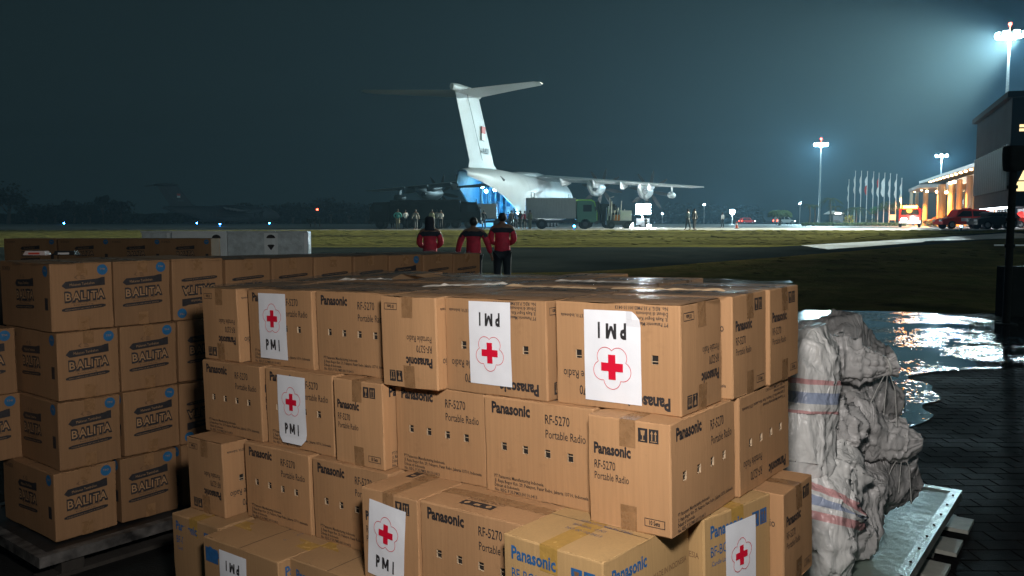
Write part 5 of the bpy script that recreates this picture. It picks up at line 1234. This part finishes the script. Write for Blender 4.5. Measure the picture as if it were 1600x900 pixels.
# local frame at the near corner: x back along the left face, -y to the outside left... building lies at y<0
MB().box(0, Lf, -30, 0, 2.95, 12.4, M=Mb).build('upper_storeys', M_blk, bk)
MB().box(1.5, Lf - .5, -30, -4.2, .9, 2.95, M=Mb).build('ground_floor_wall', M_wallg, bk)
MB().box(-.5, Lf + .4, -30.4, .45, 12.4, 12.9, M=Mb).build('roof_edge', M_blk, bk)
for i in range(17):
    x = .6 + i * (Lf - 1.2) / 16
    MB().box(x - .05, x + .05, .003, .2, 4.4, 8.4, M=Mb).build('facade_fin', M_fin, bk)
for i in range(22):
    y = -.8 - i * 1.3
    if -y > 9.9: MB().box(-.32, .0, y - .06, y + .06, 3.6, 11.6, M=Mb).build('facade_fin', M_fin, bk)
for z0, z1, y0, y1 in ((9.4, 10.1, -5.4, -.55), (4.2, 6.1, -5.6, -.35)):
    W_ = MB().box(-.06, -.004, y0, y1, z0, z1, M=Mb).build('window', M_win, bk)
    for i in range(5): yy = y0 + (y1 - y0) * i / 4; MB().box(-.14, -.062, yy - .06, yy + .06, z0 - .05, z1 + .05, M=Mb).build('window_bar', M_blk, W_)
    for z in (z0, (z0 + z1) / 2, z1): MB().box(-.13, -.061, y0, y1, z - .05, z + .05, M=Mb).build('window_bar', M_blk, W_)
MB().poly([Mb @ Vector(p) for p in ((-.07, -.36, 6.1), (-.07, -1.1, 6.1), (-.07, -.36, 4.3))], [(0, 1, 2)]).build('window_brace', M_blk, bk)
for i in range(13):
    x = .8 + i * (Lf - 1.6) / 12
    MB().tube([Mb @ Vector((x, -.6, .9)), Mb @ Vector((x, -.6, 2.94))], .09, 8).build('porch_column', M_fin, bk)
    MB().box(x + .3, x + 1.1, -.55, -.2, 2.80, 2.935, M=Mb).build('porch_lamp', M_wlite, bk)
w_ = Mb @ Vector((Lf * .5, -1.2, 2.4)); lamp('POINT', 'porch_light', (51.7 + w_.x, 95 + w_.y, 2.4), 900, (.85, .93, 1), .6)
w_ = Mb @ Vector((Lf * .9, -1.2, 2.4)); lamp('POINT', 'porch_light', (51.7 + w_.x, 95 + w_.y, 2.4), 900, (.85, .93, 1), .6)
# ------------------------------------------------------------------ flagpoles
M_flagw = mat('white_flag_cloth', (.7, .7, .68), .8); M_flagr = mat('red_flag_cloth', (.5, .05, .04), .8)
tops = [282, 269, 269, 269.5, 270, 272, 272, 273, 274, 280]
for i, px in enumerate((1323, 1332.7, 1342, 1351.3, 1361, 1369.3, 1378.4, 1387, 1396.8, 1405)):
    Y = 165 - i * 1.2; p = wpt(px, tops[i], Y)
    t = empty('flagpole', (p.x, Y, GA), label='%s of the ten flagpoles, %s' % (['leftmost and lowest', 'second', 'third', 'fourth', 'fifth', 'sixth', 'seventh', 'eighth', 'ninth', 'rightmost'][i], ['nearest the palms', 'its flag wound tight', 'above the drooping palm', 'with a red-hemmed white flag', 'with a narrow white flag', 'with a mostly red flag', 'with the widest white flag', 'before the small lit tree', 'left of the last one', 'nearest the lit canopy'][i]), cat='flagpole', group='row of flagpoles by the terminal')
    h = p.z - GA; MB().tube([(0, 0, 0), (0, 0, h)], [.11, .05], 8).build('pole', M_white, t); MB().ball((0, 0, h + .08), .12, 6).build('finial', M_mast, t)
    wd = [.15, .2, .25, .4, .2, .3, .6, .25, .28, .25][i]; L = []
    for k in range(9):
        z = h - .8 - k * .42; q = wd * sin(pi * (k + 1.5) / 11); L.append(((-.06, .05 * sin(k), z), (-.06 - q, .25 * sin(k * 1.3), z - .25)))
    f1 = ribbon(MB(), L[:5]).build('flag', M_flagr if i in (5,) else M_flagw, t); ribbon(MB(), L[4:]).build('flag', M_flagr if i in (3,) else M_flagw, t)
# ------------------------------------------------------------------ plants
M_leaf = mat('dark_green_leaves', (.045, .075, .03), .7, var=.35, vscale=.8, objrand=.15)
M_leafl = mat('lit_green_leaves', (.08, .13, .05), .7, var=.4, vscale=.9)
M_leafd = mat('far_tree_leaves', (.02, .028, .018), .9, var=.3, vscale=.2)
M_bark = mat('grey_bark', (.10, .085, .07), .9, bump=.02, bscale=9)
rt = random.Random(11)
def leaf_cloud(mb, c, r, n, size, m=0, squash=(1, 1, .8), seed=0, shell=.55):
    for _ in range(n):
        while True:
            v = Vector((rt.uniform(-1, 1), rt.uniform(-1, 1), rt.uniform(-1, 1)))
            if shell < v.length < 1: break
        v *= 1 + .35 * noise.noise(v * 2.2 + Vector((seed, 0, 0)))
        p = Vector((c[0] + v.x * r * squash[0], c[1] + v.y * r * squash[1], c[2] + v.z * r * squash[2]))
        a = Vector((rt.gauss(0, 1), rt.gauss(0, 1), rt.gauss(0, .6))).normalized() * size * rt.uniform(.6, 1.3); b = a.cross(Vector((rt.gauss(0, 1), rt.gauss(0, 1), rt.gauss(0, 1)))).normalized() * size * .6
        mb.poly([p - a * .5, p + b * .5, p + a * .5, p - b * .5], [(0, 1, 2, 3)], m)
def tree(name, x, Y, h, w, label, leaf=M_leaf, n=700, size=.45, group=None, clumps=7, trunk=.5, flat=False):
    t = empty(name, (x, Y, gz(Y)), label=label, cat='tree', group=group)
    mb = MB().tube([(0, 0, 0), (w * .03, 0, h * trunk), (w * .02, 0, h * .8)], [w * .035 + .08, w * .025 + .05, .05], 8)
    cr = MB()
    for k in range(clumps):
        a = 2 * pi * k / clumps + rt.random(); rr = w * .5 * (.55 if k else 0) * rt.uniform(.7, 1.1); z = h * (trunk + (1 - trunk) * rt.uniform(.3, .75))
        c = (rr * cos(a), rr * sin(a), z); mb.tube([(w * .03, 0, h * trunk * .9), (c[0] * .5, c[1] * .5, (h * trunk + z) / 2), c], [.09 + w * .01, .06, .02], 6)
        leaf_cloud(cr, c, w * .26 * rt.uniform(.8, 1.25), n // clumps, size, 0, (1, 1, .45 if flat else .75), k * 3.1, .3)
    mb.build('trunk', M_bark, t); cr.build('crown', leaf, t); return t
# clipped mushroom-shaped tree
t = empty('clipped_tree', (at_(1217, 140)[0], 140, GA), label='mushroom-shaped clipped tree standing alone on the lawn', cat='tree')
MB().tube([(0, 0, 0), (.1, 0, 1.2), (0, 0, 1.6)], [.22, .16, .14], 8).tube([(0, 0, 1.0), (.6, 0, 1.7)], .08, 6).tube([(0, 0, 1.0), (-.7, .2, 1.8)], .08, 6).build('trunk', M_bark, t)
mb = MB()
for _ in range(2600):
    a = rt.uniform(0, 2 * pi); q = rt.random(); u = math.sqrt(q); r = 1.95 * u; top = .95 * math.sqrt(max(0, 1 - u ** 4)); z = 1.45 + (top if rt.random() < .7 else rt.random() * top) * 1.0 + .05 * rt.gauss(0, 1)
    p = Vector((r * cos(a), r * sin(a), z)); d = Vector((rt.gauss(0, 1), rt.gauss(0, 1), rt.gauss(0, 1))).normalized() * .11; e = d.orthogonal() * .8
    mb.poly([p - d, p + e, p + d, p - e], [(0, 1, 2, 3)])
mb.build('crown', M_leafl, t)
def palm(px, py_top, Y, label, n=13, L=2.2, crown_z=None):
    p = wpt(px, py_top, Y); h = p.z - GA - .6; t = empty('palm_tree', (p.x, Y, GA), label=label, cat='palm tree', group='palms beside the flagpoles')
    MB().tube([(0, 0, 0), (.12, 0, h * .5), (0, 0, h)], [.2, .14, .13], 8).build('trunk', M_bark, t)
    for i in range(n):
        a = 2 * pi * i / n + rt.uniform(-.2, .2); up = rt.uniform(.1, .9); mb = MB(); P = []
        for k in range(7):
            s = k / 6; P.append(Vector((cos(a) * L * s, sin(a) * L * s, h + up * s * 1.1 - 1.6 * s * s * L / 2.2)))
        sd = Vector((-sin(a), cos(a), 0))
        for k in range(6):
            c0, c1 = P[k], P[k + 1]
            for s in (-1, 1):
                for q in (0, .5):
                    b = c0.lerp(c1, q); e = b + sd * s * (.42 * (1 - (k / 6) ** 2) + .06) + (c1 - c0) * .8 - Vector((0, 0, .22)); mb.poly([b, b + (c1 - c0) * .28, e], [(0, 1, 2)])
        ribbon(mb, [(p_ - sd * .03, p_ + sd * .03) for p_ in P]); mb.build('frond', M_leaf, t)
    return t
palm(1263, 315, 150, 'thin palm left of its twin under the lone floodlight mast', 9, 1.3); palm(1271, 316, 152, 'thin palm directly under the lone floodlight mast', 9, 1.2)
palm(1295, 305, 150, 'tallest palm, left of the pale kiosk roof', 13, 2.2); palm(1303, 318, 158, 'shorter palm behind the tallest one', 11, 1.6); palm(1335, 319, 145, 'wide drooping palm in front of the left flagpoles', 15, 2.6)
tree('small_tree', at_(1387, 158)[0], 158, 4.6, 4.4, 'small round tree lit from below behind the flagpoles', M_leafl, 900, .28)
tree('small_tree', at_(1366, 160)[0], 160, 3.6, 2.4, 'small bright green tree between the middle flagpoles', mat('bright_green_leaves', (.05, .22, .06), .7, var=.3, vscale=1), 500, .22)
def bush(px, Y, w, h, label, m=M_leaf, n=500):
    t = empty('bush', (at_(px, Y)[0], Y, GA), label=label, cat='bush'); mb = MB(); leaf_cloud(mb, (0, 0, h * .45), .5, n, .16, 0, (w, w * .6, h * 1.05), px, .2)
    mb.build('foliage', m, t); MB().tube([(0, 0, 0), (0, 0, h * .4)], .05, 6).build('stem', M_bark, t)
bush(1357, 130, 2.9, 1.3, 'rounded dark bush in front of the flagpoles'); bush(1325, 132, 1.7, 1.9, 'shrub with bright yellow flowers near the left flagpoles', mat('yellow_flowers', (.55, .42, .04), .7, var=.6, vscale=5))
bush(1300, 133, 3.6, .9, 'low dark hedge clump left of the yellow shrub'); bush(1452, 112, 1.9, .8, 'low bush at the foot of the orange columns')
hg = tag(MB().box(0, 1, 0, 1, 0, 1).build('hedge_tmp', M_leaf), 'x'); bpy.data.objects.remove(hg)
mb = MB()
for _ in range(2600):
    x = rt.uniform(at_(1252, 128)[0], at_(1412, 128)[0]); p = Vector((x, 128 + rt.uniform(-.4, .4), GA + rt.random() * .45)); d = Vector((rt.gauss(0, 1), rt.gauss(0, 1), rt.gauss(0, 1))).normalized() * .16; e = d.orthogonal() * .7
    mb.poly([p - d, p + e, p + d, p - e], [(0, 1, 2, 3)])
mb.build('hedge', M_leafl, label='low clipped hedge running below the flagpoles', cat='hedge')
# far tree line
TLN = [(15, 300, 13.2, 18, 'biggest dark tree at the far left edge'), (58, 330, 6.5, 13, 'low dark tree right of the biggest one'), (88, 335, 7.2, 12, 'low dark tree second from the big left one'), (118, 330, 8.8, 10, 'rounded dark tree left of the far aircraft'), (142, 335, 8.2, 12, 'dark tree beneath the thin palm-like tuft'), (163, 330, 12.0, 5, 'thin tuft-topped tree left of the far aircraft tail'), (190, 335, 8.2, 13, 'dark tree just left of the far aircraft fin'),
       (390, 360, 8.5, 16, 'dark tree right of the far aircraft nose'), (425, 360, 7.2, 14, 'second dark tree right of the far aircraft'), (458, 362, 7.5, 14, 'dark tree left of the red light'), (490, 360, 8.4, 15, 'dark tree below the red light'), (517, 358, 10.2, 13, 'rounded taller dark tree right of the red light'), (545, 360, 9.2, 13, 'dark tree at the left end of the army trucks'), (572, 362, 8, 12, 'last dark tree left of the army trucks'),
       (1060, 420, 8, 18, 'faint distant tree right of the light tower'), (1110, 425, 9, 20, 'faint distant tree behind the distant floodlight'), (1170, 425, 7.5, 18, 'faint distant tree left of the clipped tree')]
for px, Y, h, w, lb in TLN: tree('far_tree', at_(px, Y)[0], Y, h, w, lb, M_leafd, 620, 1.3, 'distant trees along the field edge', 8, .25)
mb = MB()
for _ in range(9000):
    x = rt.uniform(-300, 110); Y = 372 + rt.uniform(-4, 4); hh = 3.6 + 2.2 * noise.noise((x * .05, 1, 2)); p = Vector((x, Y, GA + rt.random() ** .7 * hh)); d = Vector((rt.gauss(0, 1), rt.gauss(0, 1), rt.gauss(0, 1))).normalized() * .9; e = d.orthogonal() * .8
    mb.poly([p - d, p + e, p + d, p - e], [(0, 1, 2, 3)])
mb.build('far_woodland', M_leafd, kind='stuff')
for i, (px, w) in enumerate(((486, .9), (493, 1.1), (500, .9))):
    tree('low_shrub', at_(px, 110)[0], 110, 1.1, 1.1, ['left', 'middle', 'right'][i] + ' one of three low dark shrubs beyond the grass', M_leafd, 160, .2, 'low dark shrubs left of the trucks', 4, .2)
# kiosk with a lit roof
ks = empty('kiosk', (at_(1304, 155)[0], 155, GA), label='small pale kiosk behind the palms', cat='kiosk')
MB().box(-.9, 1.0, -1, 1, 0, 2.0).build('wall', M_wallg, ks); MB().prism([(-1.8, 2.0), (1.2, 2.0), (.9, 2.3), (-.8, 2.6)], -1.4, 1.4).build('roof', M_roof, ks); MB().box(-.7, .5, -1.45, -1.41, 2.02, 2.2).build('light_strip', emat('kiosk_lamp', (.8, .95, 1), 10), ks)
sg = empty('sign_box', (at_(1393, 140)[0], 140, GA), label='small yellowish lit sign box between the right flagpoles', cat='sign'); MB().box(-.45, .45, -.1, .1, .9, 1.8).build('panel', emat('amber_sign_face', (1, .6, .25), 2.2), sg); MB().tube([(0, 0, 0), (0, 0, .9)], .06, 6).build('post', M_dark, sg)
# ------------------------------------------------------------------ vehicles by the terminal
M_carr = mat('red_car_paint', (.75, .03, .02), .35, coat=.3); M_card2 = mat('dark_car_paint', (.03, .033, .036), .3, coat=.5)
M_amber = emat('amber_light_bar', (1, .35, .02), 60); M_headl = emat('headlamp_glass', (1, .95, .88), 60); M_tail = emat('red_lamp_glass', (1, .1, .05), 15)
def car(x, y, rz, label, m, W_=1.85, L=4.7, H=1.8, lit=False, name='suv', group=None):
    t = empty(name, (x, y, gz(y)), rz, label=label, cat='car', group=group); h = L / 2
    low = [(-h, .45), (-h + .05, .95), (-h + .1, 1.05), (h - 1.25, 1.08), (h - .15, .92), (h, .75), (h, .4), (-h, .4)]
    n = 7; rings = []
    for j in range(n):
        y_ = -W_ / 2 + W_ * j / (n - 1); k = 1 - .035 * abs(2 * j / (n - 1) - 1) ** 3; rings.append([(px_ * k, y_, .62 + (z - .62) * k) for px_, z in low])
    MB().loft(rings, 0, False).build('body', m, t)
    cab = [(-h + .12, 1.04), (-h + .35, H - .12), (-h + .6, H), (.35, H), (.75, H - .1), (h - 1.3, 1.07)]
    MB().loft([[(a, -W_ / 2 + .06, b) if b < 1.1 else (a, -W_ / 2 + .24, b) for a, b in cab], [(a, W_ / 2 - .06, b) if b < 1.1 else (a, W_ / 2 - .24, b) for a, b in cab]], 0, False).build('cabin', m, t)
    for s in (-1, 1):
        f = lambda a, b: (a, s * (W_ / 2 - .06 - .18 * (b - 1.05) / (H - 1.05) + .006), b)
        for q in ([(-h + .35, 1.12), (-h + .5, H - .18), (-.55, H - .16), (-.55, 1.12)], [(-.45, 1.12), (-.45, H - .16), (.35, H - .15), (.98, 1.12)]): MB().poly([f(*p) for p in q], [(0, 1, 2, 3)]).build('side_window', M_glass, t)
        MB().box(h - .08, h + .015, s * .62 - .2, s * .62 + .2, .68, .86).build('headlight', M_headl if lit else M_white, t)
        MB().box(-h - .015, -h + .05, s * .75 - .1, s * .75 + .1, .75, 1.0).build('tail_light', M_tail if lit else M_redp, t)
        for x_ in (-h + .9, h - .95):
            Wh = MB().tube([(x_, s * (W_ / 2 - .22), .37), (x_, s * (W_ / 2 + .01), .37)], .37, 16).build('wheel', M_tyre, t); MB().tube([(x_, s * (W_ / 2 + .01), .37), (x_, s * (W_ / 2 + .02), .37)], .22, 10).build('rim', M_mast, Wh)
    return t
c1 = car(at_(1466, 78)[0] + 2.35, 78.5, pi, 'red car with a light bar facing left before the orange columns', M_carr)
MB().box(-.5, -.2, -.6, .6, 1.8, 1.92).build('light_bar', M_redp, c1); MB().box(-.3, .6, .93, .937, .7, 1.0).build('door_mark', M_white, c1)
car(at_(1556, 92)[0] + 2.2, 90, pi, 'second red car half hidden by the dark signpost', M_carr)
car(at_(1530, 76)[0] + .2, 74.6, pi, 'dark car parked by the porch right of the red car', M_card2, L=3.6, H=1.5)
car(at_(1546, 84)[0], 83, pi / 2 + .3, 'dark car under the white porch lamps', M_card2, L=4, H=1.5)
car(at_(1440, 118)[0] + 3, 119, pi, 'dim car partly behind the red car nose', mat('brown_car', (.12, .06, .03), .4), L=4.2, H=1.4)
# fire engine facing the camera
fe = empty('fire_engine', (at_(1419.5, 100)[0], 100, GA), -pi / 2 - .44, label='fire engine with blazing headlights and an amber light bar, facing the camera', cat='fire engine')
MB().prism([(-3, .6), (2.6, .6), (2.65, 1.4), (2.35, 2.15), (-3, 2.2)], -1.15, 1.15).build('body', M_carr, fe); MB().poly([(2.66, -.95, 1.42), (2.66, .95, 1.42), (2.4, .9, 2.08), (2.4, -.9, 2.08)], [(0, 1, 2, 3)]).build('windscreen', M_glass, fe)
wheels(fe, (-2, 1.7), 2.3, .45); MB().box(2.6, 2.8, -1.15, 1.15, .45, .75).build('bumper', M_white, fe)
for s in (-1, 1): MB().box(2.67, 2.72, s * .62 - .27, s * .62 + .27, .72, 1.08).build('headlight', M_headl, fe)
MB().box(1.9, 2.25, -.75, .75, 2.2, 2.5).build('light_bar', M_amber, fe); MB().box(.5, 1.6, -.9, .9, 2.2, 2.35).build('roof_gear', M_carr, fe)
fx_ = at_(1419.5, 97)[0]
lamp('POINT', 'amber_beacon_light', (fx_, 97.2, GA + 2.6), 400, (1, .32, .03), .3); lamp('POINT', 'headlamp_light', (fx_, 96.3, GA + .9), 250, (1, .95, .88), .3)
# far small vehicles
for px, Y, lb, m in ((1224, 190, 'small white car with lamps on, under the clipped tree', M_white), (1166, 260, 'small red car with lamps far off right of the cone', M_carr)): car(at_(px, Y)[0], Y, .3, lb, m, lit=True, group='small cars far across the apron')
# ------------------------------------------------------------------ near dark signpost, banner and barrier at the right
M_blackp = mat('black_painted_steel', (.008, .009, .008), .8, var=.3, vscale=4, spec=.08)
sp_ = empty('signpost', ((1577 - 800) / 1320 * 13, 13, 0), label='black post with a bucket-shaped dark head near the right edge', cat='signpost')
MB().tube([(0, 0, 0), (0, 0, 2.45)], .055, 12).build('post', M_blackp, sp_)
MB().loft([[(w * math.copysign(abs(cos(2 * pi * j / 20)) ** .5, cos(2 * pi * j / 20)), .12 * math.copysign(abs(sin(2 * pi * j / 20)) ** .5, sin(2 * pi * j / 20)), z) for j in range(20)] for z, w in ((2.36, .05), (2.38, .115), (2.45, .128), (2.62, .142), (2.72, .135), (2.745, .11))]).build('lamp_hood', M_blackp, sp_)
MB().tube([(0, 0, 0), (0, 0, .03)], .16, 12).build('base_plate', M_blackp, sp_)
for z in (1.2, 1.6, 2.1): MB().tube([(0, 0, z), (0, 0, z + .05)], .075, 12).build('clamp_ring', M_blackp, sp_)
br = empty('barrier', (8.35, 14.2, 0), label='dark barrier stand with a white arm cut by the right edge', cat='barrier')
MB().box(-.12, .7, -.12, .12, 0, .85).build('housing', M_blackp, br); MB().tube([(-.25, 0, 1.2), (1.2, 0, 1.2)], .014, 8).build('white_arm', M_white, br); MB().tube([(.3, 0, .85), (.3, 0, 1.2)], .03, 8).build('stem', M_blackp, br)
bn_ = empty('banner', (12.6, 20.2, 0), label='limp dark green banner hanging at the upper right edge', cat='banner')
MB().tube([(0, 0, 0), (0, 0, 6.6)], .05, 8).build('pole', M_blackp, bn_)
ribbon(MB(), [((-.05, 0, 6.3 - k * .16), (-.05 - .55 * sin(pi * min(k + 3, 9) / 12) - .03 * (k % 2), .08 * sin(k * 1.4), 6.2 - k * .16)) for k in range(9)] + [((-.16, 0, 4.8), (-.3, 0, 4.75))]).build('cloth', mat('dark_green_cloth', (.02, .06, .045), .8), bn_)

mb = MB(); rg = random.Random(21)
for _ in range(15000):
    far = rg.random() < .6
    Y = rg.uniform(41, 64) if far else 15.5 + 24 * rg.random() ** 1.3
    x = rg.uniform(-.62, .64) * Y; on = (Y > top_(x) + .3) if far else (Y < mid(x) - .3)
    if not on or abs(noise.noise((x * .12, Y * .3, 4))) < .08: continue
    w = rg.uniform(.10, .26) * (Y / 50 + .25); a = rg.uniform(-.5, .5) + (pi / 2 if rg.random() < .3 else 0); ux = Vector((cos(a), sin(a), 0)) * w; uy = Vector((-sin(a), cos(a), 0)) * w * .5; up = Vector((0, 0, w * rg.uniform(.02, .15)))
    p = Vector((x, Y, gz(Y) + .014)); mb.poly([p - ux - uy, p + ux - uy * .6, p + ux * .5 + uy + up, p - ux * .6 + uy + up], [(0, 1, 2, 3)], 1 if far else 0)
mb.build('grass_tufts', [M_grass2, M_grass], kind='stuff')
# ------------------------------------------------------------------ assumed lamp out of view, placed for the shading on the cartons; stand added
wl = empty('assumed_work_light', (.1, .55, 0), label='assumed unseen lamp on an added boom arm just above and in front of the photographer', cat='assumed lamp')
MB().tube([(-.1, -1.25, 0), (-.1, -1.25, 2.3)], .02, 8).tube([(-.1, -1.25, 2.28), (0, -.06, 2.12)], .014, 8).tube([(-.5, -1.5, .02), (-.1, -1.25, .7), (.35, -1.5, .02)], .014, 6).build('stand', M_mast, wl)  # stand and boom added to carry the assumed lamp
MB().box(-.15, .15, -.07, .0, 1.93, 2.13).build('lamp_housing', M_mast, wl)
lw = lamp('AREA', 'assumed_work_lamp', (0, .03, 2.03), 66, (1, .94, .90), target=(-.05, 1.1, 1.66)); lw.data.shape = 'RECTANGLE'; lw.data.size = .26; lw.data.size_y = .18; lw.parent = wl
# ------------------------------------------------------------------ haze (damp night air)
hz = MB().box(-620, 620, -25, 640, -1.2, 62)
hm = bpy.data.materials.new('haze_air'); hm.use_nodes = True; ht = hm.node_tree; ht.nodes.clear()
ho = ht.nodes.new('ShaderNodeOutputMaterial'); hv = ht.nodes.new('ShaderNodeVolumePrincipled')
hv.inputs['Density'].default_value = HAZE; hv.inputs['Color'].default_value = (.36, .68, .95, 1); hv.inputs['Anisotropy'].default_value = .3
ht.links.new(hv.outputs[0], ho.inputs['Volume'])
hz.build('haze', hm, kind='stuff')
